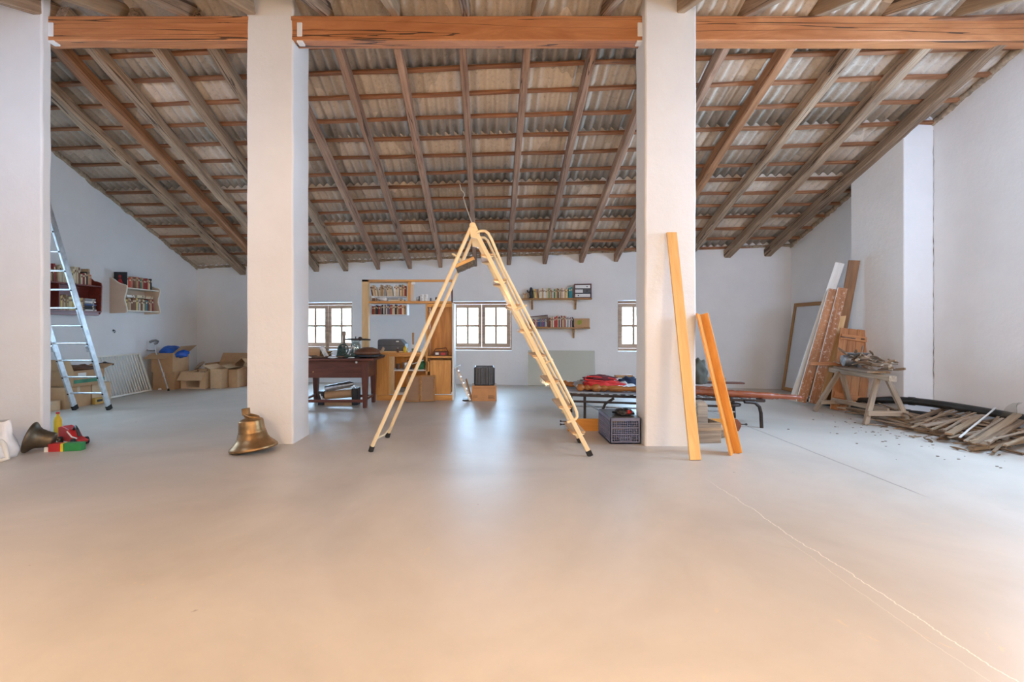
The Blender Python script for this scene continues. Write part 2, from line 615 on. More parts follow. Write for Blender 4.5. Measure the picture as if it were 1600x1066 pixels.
BOARDPANEL = plain('pale_grey_panel', (0.62, 0.64, 0.66), 0.25, vary=0.04, scale=2)
FRAMEWOOD = wood('brown_mirror_frame', (0.26, 0.12, 0.035), (0.48, 0.25, 0.09), 8, 0.5, 0.1)
DARKBOARD = wood('dark_orange_board', (0.17, 0.075, 0.025), (0.36, 0.17, 0.065), 8, 0.5, 0.1)
HARDBOARD = plain('brown_hardboard', (0.33, 0.20, 0.12), 0.75, vary=0.08)
BRISTLE = plain('grey_bristles', (0.14, 0.13, 0.12), 0.9, vary=0.4, scale=60, bmp=0.5)
GALV = plain('weathered_pale_wood', (0.46, 0.39, 0.31), 0.8, vary=0.2)
PAGES = plain('book_pages', (0.72, 0.64, 0.50), 0.9, vary=0.08)
RUST = plain('rusty_iron', (0.16, 0.10, 0.07), 0.75, 0.3, vary=0.5, scale=20, bmp=0.5)
GREYMETAL = plain('grey_scrap_metal', (0.25, 0.25, 0.25), 0.5, 0.6, vary=0.4, scale=14, bmp=0.4)
BOOKCOL = {
    'cream': (0.70, 0.58, 0.40), 'tan': (0.50, 0.33, 0.18), 'brown': (0.20, 0.09, 0.045), 'dark red': (0.28, 0.03, 0.025),
    'red': (0.60, 0.06, 0.04), 'black': (0.025, 0.022, 0.025), 'white': (0.80, 0.78, 0.74), 'green': (0.08, 0.20, 0.14),
    'teal': (0.03, 0.25, 0.27), 'blue': (0.06, 0.12, 0.30), 'grey': (0.30, 0.30, 0.31), 'orange': (0.66, 0.28, 0.10),
    'yellow': (0.74, 0.60, 0.22),
}
BOOKM = {k: plain('book_cover_' + k.replace(' ', '_'), v, 0.6, vary=0.12, scale=25, vary_obj=0.3) for k, v in BOOKCOL.items()}

# ------------------------------------------------------------------ room shell
XL, XR = -7.3, 6.5
YF = -0.9


def YB(x):
    return 10.67 - 0.12 * x


EAVE, PITCH = 3.0, 0.39


def YE(x):
    return 10.67 - 0.07 * x


def zback(x, Y):
    return EAVE + PITCH * (YE(x) - Y)


def zfront(x, Y):
    return 5.20 - PITCH * (5.38 - Y)


mb = MB()
mb.box(XL - 0.4, XR + 0.4, YF - 0.4, 12.2, -0.15, 0.0)
struct(mb.build('floor', FLOORM), 'worn pale concrete floor')

BW = Matrix.Translation((0, 10.67, 0)) @ Matrix.Rotation(-math.atan(0.12), 4, 'Z')
KU = math.sqrt(1 + 0.12 ** 2)


def wall_holes(name, M, u0, u1, z1, th, holes, label):
    """wall in local x, inner face at local y = 0, thickness to +y; holes: (ua, ub, za, zb)"""
    mb = MB()
    us = sorted({u0, u1, *[h[0] for h in holes], *[h[1] for h in holes]})
    for a, b in zip(us[:-1], us[1:]):
        hs = [h for h in holes if h[0] <= a + 1e-6 and h[1] >= b - 1e-6]
        if hs:
            h = hs[0]
            mb.box(a, b, 0, th, -0.1, h[2])
            mb.box(a, b, 0, th, h[3], z1)
        else:
            mb.box(a, b, 0, th, -0.1, z1)
    return struct(mb.build(name, PLASTER, None, M), label)


WZ0, WZ1 = 0.79, 1.93
WCOLS = []
for c in (-4.0, -0.19, 3.63):
    WCOLS.append(c)
WHALF = 0.73
holes = [((c - WHALF) * KU, (c + WHALF) * KU, WZ0, WZ1) for c in WCOLS]
wall_holes('wall_back', BW, XL * KU - 0.4, XR * KU + 0.4, 3.75, 0.5, holes, 'whitewashed back wall with three small windows')


def window(n, M, half, z0, z1, label, parent_label=None):
    """two casements of four panes in a brown frame, set deep in the wall (local x along wall, y outward)"""
    root = bpy.data.objects.new('window_%d' % n, None)
    C.objects.link(root)
    root.matrix_basis = M
    root['kind'] = 'structure'
    root['label'] = label
    y0, y1 = 0.26, 0.33
    fr = MB()
    t = 0.055
    fr.box(-half, half, y0, y1, z1 - t, z1)
    fr.box(-half, half, y0, y1, z0, z0 + t)
    fr.box(-half, -half + t, y0, y1, z0 + t, z1 - t)
    fr.box(half - t, half, y0, y1, z0 + t, z1 - t)
    fr.build('window_frame', WINWOOD, root, bevel=0.006)
    for s in (-1, 1):
        a, b = (-half + t + 0.004, -0.004) if s < 0 else (0.004, half - t - 0.004)
        k = 0.082
        sm = MB()
        yy0, yy1 = y0 + 0.012, y1 - 0.012
        za, zb = z0 + t + 0.004, z1 - t - 0.004
        sm.box(a, b, yy0, yy1, zb - k, zb)
        sm.box(a, b, yy0, yy1, za, za + k * 1.15)
        sm.box(a, a + k, yy0, yy1, za + k * 1.15, zb - k)
        sm.box(b - k, b, yy0, yy1, za + k * 1.15, zb - k)
        mx, mz = (a + b) / 2, (za + zb) / 2
        sm.box(mx - 0.025, mx + 0.025, yy0 + 0.008, yy1 - 0.008, za + k * 1.15, zb - k)
        sm.box(a + k, b - k, yy0 + 0.009, yy1 - 0.009, mz - 0.025, mz + 0.025)
        so = sm.build('window_sash', WINWOOD, root, bevel=0.004)
        gl = MB()
        gl.box(a + k - 0.01, b - k + 0.01, (yy0 + yy1) / 2 - 0.002, (yy0 + yy1) / 2 + 0.002, za + k, zb - k + 0.01)
        gl.build('glass_pane', GLASS, so)
    return root


for i, c in enumerate(WCOLS):
    window(i + 1, BW @ Matrix.Translation((c * KU, 0, 0)), WHALF * KU, WZ0, WZ1,
           ['brown wooden window partly behind left pillar and workbench', 'brown four-pane double window in middle of back wall', 'brown wooden window half hidden by right pillar'][i])
    area('daylight_back_window', BW @ Vector((c * KU, 0.62, (WZ0 + WZ1) / 2 + 0.15)), (R(-78), 0, -math.atan(0.12)), 2 * WHALF + 0.2, WZ1 - WZ0 + 0.3, 220, COOL)


def side_wall(name, x, out, ya, yb, label, hole=None):
    """gable wall: polygon in (y, z) extruded outwards; optional window hole (y0, y1, z0, z1)"""
    mb = MB()

    def top(y):
        return max(min(zback(x, y), 9), 0) if y > 5.3 else min(zfront(x, y), 9)
    ys = sorted([ya, 5.3, yb] + (list(hole[:2]) if hole else []))
    x0, x1 = (x, x + out) if out > 0 else (x + out, x)
    for a, b in zip(ys[:-1], ys[1:]):
        ta, tb = top(a + 1e-4) + 0.12, top(b - 1e-4) + 0.12
        if hole and abs(a - hole[0]) < 1e-6:
            mb.prism_x([(a, -0.1), (b, -0.1), (b, hole[2]), (a, hole[2])], x0, x1)
            mb.prism_x([(a, hole[3]), (b, hole[3]), (b, tb), (a, ta)], x0, x1)
        else:
            mb.prism_x([(a, -0.1), (b, -0.1), (b, tb), (a, ta)], x0, x1)
    return struct(mb.build(name, PLASTER), label)


side_wall('wall_left', XL, -0.3, YF - 0.3, 12.1, 'whitewashed left gable wall', (5.7, 7.2, 1.0, 2.6))
side_wall('wall_right', XR, 0.4, YF - 0.3, 12.1, 'whitewashed right gable wall', (3.5, 5.1, 1.6, 3.2))
FW = Matrix.Translation((0, YF, 0)) @ Matrix.Rotation(R(180), 4, 'Z')
FCOLS = (-4.4, 0.0, 4.4)
wall_holes('wall_front', FW, XL - 0.3, XR + 0.8, 2.95, 0.45, [(c - 0.75, c + 0.75, 0.8, 2.0) for c in FCOLS], 'whitewashed front wall')
for i, c in enumerate(FCOLS):
    window(4 + i, FW @ Matrix.Translation((c, 0, 0)), 0.75, 0.8, 2.0, 'brown wooden window in the front wall')
    area('daylight_front_window', FW @ Vector((c, 0.6, 1.4)), (R(90), 0, 0), 1.7, 1.4, 40, COOL)
LWM = Matrix.Translation((XL, 6.45, 0)) @ Matrix.Rotation(R(90), 4, 'Z')
window(8, LWM, 0.75, 1.0, 2.6, 'wide wooden window in the left gable wall')
RWM = Matrix.Translation((XR, 4.3, 0)) @ Matrix.Rotation(R(-90), 4, 'Z')
window(7, RWM, 0.8, 1.6, 3.2, 'wide wooden window in the right gable wall')
area('daylight_right_window', (XR + 0.6, 4.3, 2.35), (R(90), 0, R(90)), 1.8, 1.8, 900, COOL)
area('daylight_left_window', (XL - 0.5, 6.45, 1.8), (R(90), 0, R(-90)), 1.7, 1.7, 170, COOL)
# unseen area lights added under the closed front slope to brighten the back
area('fill_light_right', (5.5, 2.8, 4.02), (R(66), 0, R(8)), 1.2, 0.9, 135, COOL)
area('fill_light_left', (-4.7, 2.8, 4.02), (R(64), 0, R(-4)), 1.2, 0.9, 55, COOL)

# chimney breast on the right wall
mb = MB()
BX, BY0, BY1 = 6.07, 6.73, 7.72
mb.prism_x([(BY0, 0), (BY1, 0), (BY1, zback(BX, BY1) + 0.1), (BY0, zback(BX, BY0) + 0.1)], BX, XR + 0.1)
struct(mb.build('wall_chimney_breast', PLASTER, bevel=0.015), 'whitewashed chimney breast projecting from the right wall')


def pillar(name, x0, x1, y0, y1, z1, label):
    """plastered masonry pillar with hand-rounded, slightly wavy corners"""
    mb = MB()
    n = 24
    c = 0.018
    vs, fs = [], []
    rr = random.Random(hash(name) % 1000 if False else int(abs(x0) * 100))
    k = 12
    for i in range(n + 1):
        z = z1 * i / n
        d = [rr.uniform(-0.004, 0.004) for _ in range(4)]
        a, b, e, g = x0 + d[0], x1 + d[1], y0 + d[2], y1 + d[3]
        if i == 0:
            a, b, e, g = a - 0.008, b + 0.008, e - 0.008, g + 0.008
        q = c * 0.35
        ring = [(a + c, e), (b - c, e), (b - q, e + q), (b, e + c), (b, g - c), (b - q, g - q), (b - c, g), (a + c, g), (a + q, g - q), (a, g - c), (a, e + c), (a + q, e + q)]
        vs += [(x, y, z) for x, y in ring]
    for i in range(n):
        for j in range(k):
            fs.append((i * k + j, i * k + (j + 1) % k, (i + 1) * k + (j + 1) % k, (i + 1) * k + j))
    fs.append(tuple(range(n * k, n * k + k)))
    mb.add(vs, fs)
    return struct(mb.build(name, PLASTER), label)


pillar('pillar', -2.782, -2.245, 5.30, 5.77, 5.18, 'white plastered pillar behind the bronze bell')
pillar('pillar', 1.77, 2.347, 5.20, 5.53, 5.15, 'white plastered pillar with boards leaning on it')
pillar('pillar', XL - 0.1, -5.06, 5.22, 5.34, 5.35, 'wide white wall pier at the left edge of the room')


# corrugated roof
def corrugated(name, x0, x1, t0, t1, pos, step=1.08, wave=0.142, amp=0.028, rowlap=0.13, seed=1, sgn=1):
    mb = MB()
    nc = int((x1 - x0) / wave * 8)
    t = t0
    r = 0
    rnd = random.Random(seed)
    while t < t1:
        te = min(t + step + rowlap, t1 + 0.1)
        ph = rnd.uniform(0, 6.28)
        vs, fs = [], []
        for c in range(nc + 1):
            x = x0 + (x1 - x0) * c / nc
            wv = math.sin(2 * math.pi * x / wave + ph) * amp
            sag = 0.012 * noise.noise(Vector((x * 0.9, r * 3.1, seed)))
            for q, tt in enumerate((t, te)):
                off = 0.026 if q == 0 else 0.0          # upper sheet lies over the one below it
                X, Y, Z = pos(x, tt)
                vs.append((X, Y, Z + wv + sag + (0.026 if q == 1 else 0) * 0 + off * -0 + (0.028 * (1 - q))))
        for c in range(nc):
            b = c * 2
            fs.append((b, b + 1, b + 3, b + 2))
        mb.add(vs, fs, 0, True)
        t += step
        r += 1
    o = mb.build(name, SHEET)
    s = o.modifiers.new('thickness', 'SOLIDIFY')
    s.thickness = 0.007
    s.offset = 1
    return o


def back_pos(x, t):
    Y = YE(x) - t
    return x, Y, zback(x, Y)


def front_pos(x, t):
    Y = 5.38 - t
    return x, Y, zfront(x, Y)


struct(corrugated('ceiling', XL - 0.25, XR + 0.35, -0.95, 5.75, back_pos, seed=2), 'underside of corrugated grey fibre cement roof sheets')
struct(corrugated('ceiling', XL - 0.25, XR + 0.35, -0.35, 6.6, front_pos, seed=5), 'corrugated roof sheets over the front half of the room')

ORD = ['first', 'second', 'third', 'fourth', 'fifth', 'sixth', 'seventh', 'eighth', 'ninth', 'tenth', 'eleventh', 'twelfth', 'thirteenth',
       'fourteenth', 'fifteenth', 'sixteenth', 'seventeenth', 'eighteenth', 'nineteenth', 'twentieth']
TENS = {2: 'twenty', 3: 'thirty', 4: 'forty', 5: 'fifty'}


def ordinal(i):
    """0-based -> word"""
    if i < 20:
        return ORD[i]
    t, u = divmod(i + 1, 10)
    if u == 0:
        return TENS[t][:-1] + 'ieth'
    return TENS[t] + '-' + ORD[u - 1]


# rafters of the back slope: foot positions measured along the eave
feet = [350, 395, 426, 481, 530, 585, 637, 687, 742, 795, 850, 906, 957, 1009, 1061, 1117, 1172]
RH = 0.175
for i, px in enumerate(feet):
    x = (px - VX) * 10.6 / F
    yb = min(YB(x) - 0.004, YE(x) - 0.02) if False else YB(x) + 0.05
    ya = 5.41
    gap = 0.075
    p0 = Vector((x, ya, zback(x, ya) - gap))
    p1 = Vector((x, yb, zback(x, yb) - gap))
    wdt = 0.125
    m = RAFTER if (i < 5 or i > 12) else RAFTER_GREY
    jit = 0.010 if (i < 5 or i > 12) else 0.004
    if i == 1:
        m, wdt, jit = RAFTER_RED, 0.16, 0.004
    if i in (0, 15, 16):
        wdt = 0.15
    if 4 < i < 13:
        wdt = 0.092
    if i in (13,):
        m = RAFTER_RED
    o = lumber('rafter', p0, p1, wdt, RH, m, jit, 40 + i, 22, top=True)
    desc = 'thick red-brown' if i == 1 else ('gnarled grey-brown' if (i < 5 or i > 13) else 'sawn brown')
    tag(o, '%s roof rafter, %s from the left behind the long beams' % (desc, ordinal(i)), 'rafter', 'rafters of the back roof slope')

# roof battens of the back slope
bpy_rows = [109, 148, 184, 216, 244, 270, 292, 312, 330, 348, 365, 380, 394]
ts = []
for py in bpy_rows:
    k = (HY - py) / F
    # py*: CH + k*Y = zback(x, Y) - 0.06 at x = -0.3
    Y = (EAVE + PITCH * YE(-0.3) - 0.075 - CH) / (k + PITCH)
    ts.append(YE(-0.3) - Y)
ts = [ts[0] + 0.36] + ts
for i, t in enumerate(ts):
    x0, x1 = XL + 0.01, XR - 0.01
    if t > ts[1] + 0.1:
        pass
    g = 0.052
    p0 = Vector((x0, YE(x0) - t, EAVE + PITCH * t - g))
    p1 = Vector((x1, YE(x1) - t, EAVE + PITCH * t - g))
    o = lumber('roof_batten', p0, p1, 0.055, 0.042, BATTEN, 0.006, 90 + i, 44, up=(0, PITCH, 1))
    tag(o, 'thin reddish roof batten, %s from the top under the back roof slope' % ordinal(i), 'roof batten', 'battens of the back roof slope')

# front slope: rafters rest on the ridge beam and fall towards the camera
for k in range(-7, 8):
    x = -0.26 + 0.81 * k
    if x < XL + 0.2 or x > XR - 0.1:
        continue
    p0 = Vector((x, 5.45, zfront(x, 5.45) - 0.07))
    p1 = Vector((x, YF + 0.05, zfront(x, YF + 0.05) - 0.07))
    if -2.9 < x < -2.1 or 1.6 < x < 2.5:
        p0 = Vector((x, 5.18, zfront(x, 5.18) - 0.07))
    o = lumber('rafter', p0, p1, 0.10, 0.17, LATH_PALE if k % 2 else RAFTER, 0.005, 140 + k, 14, top=True)
    tag(o, 'pale rafter end above the long beams, %s from the left' % ordinal(k + 7), 'rafter', 'rafters of the front roof slope')
for i in range(16):
    Y = 5.14 - 0.37 * i
    p0 = Vector((XL + 0.01, Y, zfront(0, Y) - 0.048))
    p1 = Vector((XR - 0.01, Y, zfront(0, Y) - 0.048))
    o = lumber('roof_batten', p0, p1, 0.055, 0.042, BATTEN, 0.005, 190 + i, 30, up=(0, -PITCH, 1))
    tag(o, 'reddish batten of the front roof slope, %s from the ridge' % ordinal(i), 'roof batten', 'battens of the front roof slope')


# long beams between the pillars
def ridge_beam(x0, x1, label, seed, pads=()):
    root = lumber('ridge_beam', (x0, 5.385, 4.783), (x1, 5.385, 4.783), 0.17, 0.286, BEAM, 0.002, seed, 16, ch=0.06)
    struct(root, label)
    for px in pads:
        mb = MB()
        mb.box(px - x0 - 0.03, px - x0 + 0.03, -0.095, -0.08, -0.10, 0.06)
        mb.box(px - x0 - 0.035, px - x0 + 0.035, -0.09, 0.0, -0.165, -0.14)
        mb.build('plaster_patch', PLASTER, root, bevel=0.01)
    return root


ridge_beam(-5.14, -2.76, 'red-brown beam between wall pier and pillar', 7, (-5.03,))
ridge_beam(-2.27, 1.80, 'red-brown beam spanning the two pillars', 8, (-2.17, 1.745))
ridge_beam(2.33, XR + 0.02, 'red-brown beam from right pillar to gable wall', 9)


# crumbling mortar where the roof meets the walls
def mortar(name, pts, label, seed):
    mb = MB()
    rnd = random.Random(seed)
    vs, fs = [], []
    n = 7
    for i, p in enumerate(pts):
        for k in range(n):
            a = 2 * math.pi * k / n
            r = 0.045 * (0.7 + 0.9 * abs(noise.noise(Vector((i * 0.37, k * 0.5, seed)))) + rnd.uniform(-0.15, 0.15))
            vs.append((p[0] + math.cos(a) * r * 0.8, p[1] + rnd.uniform(-0.01, 0.01) + 0.0, p[2] + math.sin(a) * r * 1.25))
    for i in range(len(pts) - 1):
        for k in range(n):
            fs.append((i * n + k, i * n + (k + 1) % n, (i + 1) * n + (k + 1) % n, (i + 1) * n + k))
    mb.add(vs, fs, 0, True)
    return struct(mb.build(name, MORTAR), label)


def mortar_x(name, pts, label, seed):
    mb = MB()
    rnd = random.Random(seed)
    vs, fs = [], []
    n = 7
    for i, p in enumerate(pts):
        for k in range(n):
            a = 2 * math.pi * k / n
            r = 0.03 * (0.6 + 0.9 * abs(noise.noise(Vector((i * 0.37, k * 0.5, seed)))) + rnd.uniform(-0.15, 0.15))
            vs.append((p[0], p[1] + math.cos(a) * r, p[2] + math.sin(a) * r * 1.2))
    for i in range(len(pts) - 1):
        for k in range(n):
            fs.append((i * n + k, i * n + (k + 1) % n, (i + 1) * n + (k + 1) % n, (i + 1) * n + k))
    mb.add(vs, fs, 0, True)
    return struct(mb.build(name, MORTAR), label)


def slope_pts(x, ya, yb, n=90):
    return [(x, ya + (yb - ya) * i / n, zback(x, ya + (yb - ya) * i / n) - 0.045) for i in range(n + 1)]


mortar('trim_1', slope_pts(XL + 0.01, 5.5, YB(XL)), 'ragged mortar under the roof along the left wall', 1)
mortar('trim_2', slope_pts(XR - 0.01, 4.9, BY0, 40), 'ragged mortar under the roof along the near right wall', 2)
mortar('trim_3', slope_pts(BX - 0.0, BY0, BY1, 24), 'ragged mortar on top of the chimney breast', 3)
mortar('trim_4', slope_pts(XR - 0.01, BY1, YB(XR), 40), 'ragged mortar under the roof along the far right wall', 4)
mortar_x('trim_5', [(XL + (XR - XL) * i / 160, YB(XL + (XR - XL) * i / 160) + 0.0, zback(XL + (XR - XL) * i / 160, YB(XL + (XR - XL) * i / 160)) - 0.03) for i in range(161)],
         'ragged mortar along the top of the back wall', 5)

# dark settlement crack in the corner beside the chimney breast
mb = MB()
rnd = random.Random(4)
pts = [(XR - 0.004 + rnd.uniform(-0.004, 0.0), BY0 - 0.006 + rnd.uniform(-0.008, 0.004), 0.25 + i * 0.065) for i in range(62)]
mb.tube([p for p in pts if p[2] < zback(XR, BY0) - 0.02], [0.0008 + 0.0045 * abs(noise.noise(Vector((i * 0.6, 1, 2)))) for i in range(len([p for p in pts if p[2] < zback(XR, BY0) - 0.02]))], 5)
struct(mb.build('trim_6', plain('crack_shadow_gap', (0.10, 0.075, 0.055), 0.95)), 'thin dark crack in the corner beside the chimney breast')

# frames added around the two unseen fill lights; the slope has no opening
for n_, (loc_, rot_) in enumerate((((5.5, 2.8, 4.02), (R(66), 0, R(8))), ((-4.7, 2.8, 4.02), (R(64), 0, R(-4))))):
    from mathutils import Euler
    Mx = Matrix.Translation(loc_) @ Euler(rot_).to_matrix().to_4x4()
    mb = MB()
    for (x0, x1, y0, y1) in ((-0.68, 0.68, 0.46, 0.54), (-0.68, 0.68, -0.54, -0.46), (-0.68, -0.61, -0.46, 0.46), (0.61, 0.68, -0.46, 0.46)):
        mb.box(x0, x1, y0, y1, -0.03, 0.05)
    struct(mb.build('window_%d' % (9 + n_), WINWOOD, None, Mx), 'wooden frame added around an unseen fill light below the front slope')
# ---- objects


# ------------------------------------------------------------------ helpers for the furniture
def wm(o):
    M = o.matrix_basis.copy()
    while o.parent:
        o = o.parent
        M = o.matrix_basis @ M
    return M


def wmb(o):
    """shape collector that takes room coordinates and stores them in o's frame"""
    m = MB()
    m.T = wm(o).inverted()
    return m


AX = {'x': Matrix.Identity(3), 'z': Matrix(((0, 0, -1), (0, 1, 0), (1, 0, 0))), 'y': Matrix(((0, -1, 0), (1, 0, 0), (0, 0, 1)))}


def board(name, mat, x0, x1, y0, y1, z0, z1, parent=None, axis='x', bevel=0.003, fr=None, label=None):
    """square-edged board whose grain runs along the given axis; coordinates in frame fr (default: the room)"""
    A = AX[axis].to_4x4()
    c = Vector(((x0 + x1) / 2, (y0 + y1) / 2, (z0 + z1) / 2))
    M = (fr or Matrix.Identity(4)) @ Matrix.Translation(c) @ A
    d = {'x': (x1 - x0, y1 - y0, z1 - z0), 'z': (z1 - z0, y1 - y0, x1 - x0), 'y': (y1 - y0, x1 - x0, z1 - z0)}[axis]
    mb = MB()
    mb.box(-d[0] / 2, d[0] / 2, -d[1] / 2, d[1] / 2, -d[2] / 2, d[2] / 2)
    if parent is not None:
        M = wm(parent).inverted() @ M
    return mb.build(name, mat, parent, M, bevel=min(bevel, min(d) * 0.3), label=label)


def bu(px, d=0.0):
    """local x along the back wall of photo column px at distance d in front of the wall"""
    k = (px - VX) / F
    return k * (10.67 - d) / (1 + 0.12 * k) * KU


def bz(px, py, d=0.0):
    k = (px - VX) / F
    x = k * (10.67 - d) / (1 + 0.12 * k)
    return CH + (HY - py) * (YB(x) - d) / F


LW = Matrix(((0, -1, 0, XL), (1, 0, 0, 0), (0, 0, 1, 0), (0, 0, 0, 1)))


def book_mesh(t, h, d, cov):
    mb = MB()
    e = min(0.004, t * 0.2)
    r = t * 0.25
    mb.prism([(0, 0.003), (r, 0), (t - r, 0), (t, 0.003), (t, d), (t - e, d), (t - e, e * 1.5), (e, e * 1.5), (e, d), (0, d)], 0, h, 0)
    mb.box(e, t - e, e * 1.5, d - 0.004, 0.003, h - 0.004, 1)
    # title band on the spine
    mb.box(t * 0.18, t * 0.82, -0.0006, 0.002, h * 0.68, h * 0.82, 2)
    return mb


def put_book(Mx, t, h, d, col, label, group, rnd):
    band = BOOKM['cream'] if col in ('black', 'dark red', 'brown', 'blue', 'green', 'teal', 'red', 'grey') else BOOKM['brown']
    o = book_mesh(t, h, d, col).build('book', [BOOKM[col], PAGES, band], None, Mx)
    return tag(o, label, 'book', group)


def book_row(fr, u0, u1, z, yf, hmin, hmax, tmin, tmax, depth, palette, where, seed, lean=0.25, group=None):
    rnd = random.Random(seed)
    u = u0
    i = 0
    ang, left = 0.0, 0
    while True:
        t = rnd.uniform(tmin, tmax)
        h = rnd.uniform(hmin, hmax)
        if left == 0:
            if ang:
                u += h * math.sin(abs(ang)) * 0.55
                ang = 0.0
                left = rnd.randint(3, 7)
            elif rnd.random() < lean:
                ang = -R(rnd.uniform(5, 12))
                left = rnd.randint(2, 5)
                u += h * math.sin(abs(ang)) * 0.5
            else:
                left = rnd.randint(3, 7)
        left -= 1
        if u + t > u1:
            break
        col = rnd.choice(palette)
        M = fr @ Matrix.Translation((u, yf + rnd.uniform(0, 0.02), z)) @ Matrix.Rotation(ang, 4, 'Y')
        d = depth * rnd.uniform(0.85, 1)
        size = 'thin ' if t < tmin + (tmax - tmin) * 0.3 else ('thick ' if t > tmin + (tmax - tmin) * 0.75 else '')
        put_book(M, t, h, d, col, '%s%s book, %s from left, %s' % (size, col, ordinal(i), where), group or ('books on ' + where), rnd)
        u += t / math.cos(ang) + 0.0012
        i += 1


def book_pile(fr, u, z, yf, widths, palette, where, seed, group):
    """books lying flat, spines to the room"""
    rnd = random.Random(seed)
    zz = z
    for i, wd in enumerate(widths):
        t = rnd.uniform(0.022, 0.038)
        col = rnd.choice(palette)
        M = fr @ Matrix.Translation((u + rnd.uniform(-0.008, 0.008), yf, zz + t)) @ Matrix.Rotation(R(90), 4, 'Y')
        put_book(M, t, wd, 0.14, col, '%s book lying flat, %s from bottom %s' % (col, ordinal(i), where), group, rnd)
        zz += t + 0.001
    return zz


def carton(label, W, D, H, loc, rz=0.0, mat=None, flaps=None, group=None, tape=True, name='cardboard_box', fill=None):
    """cardboard box: origin at base centre; flaps = angles of (front, back, left, right) flaps or None for closed"""
    mat = mat or CARD
    r = thing(name, label, 'box', loc, rz, group)
    t = 0.006
    b = MB()
    b.box(-W / 2, W / 2, -D / 2, -D / 2 + t, 0, H)
    b.box(-W / 2, W / 2, D / 2 - t, D / 2, 0, H)
    b.box(-W / 2, -W / 2 + t, -D / 2 + t, D / 2 - t, 0, H)
    b.box(W / 2 - t, W / 2, -D / 2 + t, D / 2 - t, 0, H)
    b.box(-W / 2 + t, W / 2 - t, -D / 2 + t, D / 2 - t, 0, t)
    b.build('box_body', mat, r, bevel=0.003)
    if flaps is None:
        for s in (-1, 1):
            f = MB()
            f.box(-W / 2, W / 2, min(0.0015 * s, s * D / 2), max(0.0015 * s, s * D / 2), H, H + 0.004)
            f.build('flap', mat, r)
        if tape:
            f = MB()
            f.box(-0.025, 0.025, -D / 2 - 0.0015, D / 2 + 0.0015, H + 0.004, H + 0.0055)
            f.box(-0.025, 0.025, -D / 2 - 0.0015, -D / 2 - 0.0002, H * 0.72, H + 0.0055)
            f.build('tape', TAPE, r, Matrix.Rotation(0, 4, 'Z'))
    else:
        for k, a in enumerate(flaps):
            if a is None:
                continue
            f = MB()
            if k < 2:
                f.box(-W / 2 + 0.004, W / 2 - 0.004, 0, D / 2 * 0.95, -0.002, 0.002)
                base = Matrix.Translation((0, -D / 2 if k == 0 else D / 2, H)) @ Matrix.Rotation(R(180) if k == 0 else 0, 4, 'Z')
            else:
                f.box(-D / 2 + 0.004, D / 2 - 0.004, 0, D / 2 * 0.9, -0.002, 0.002)
                base = Matrix.Translation((-W / 2 if k == 2 else W / 2, 0, H)) @ Matrix.Rotation(R(90) if k == 2 else R(-90), 4, 'Z')
            f.build('flap', mat, r, base @ Matrix.Rotation(R(a), 4, 'X'))
    return r


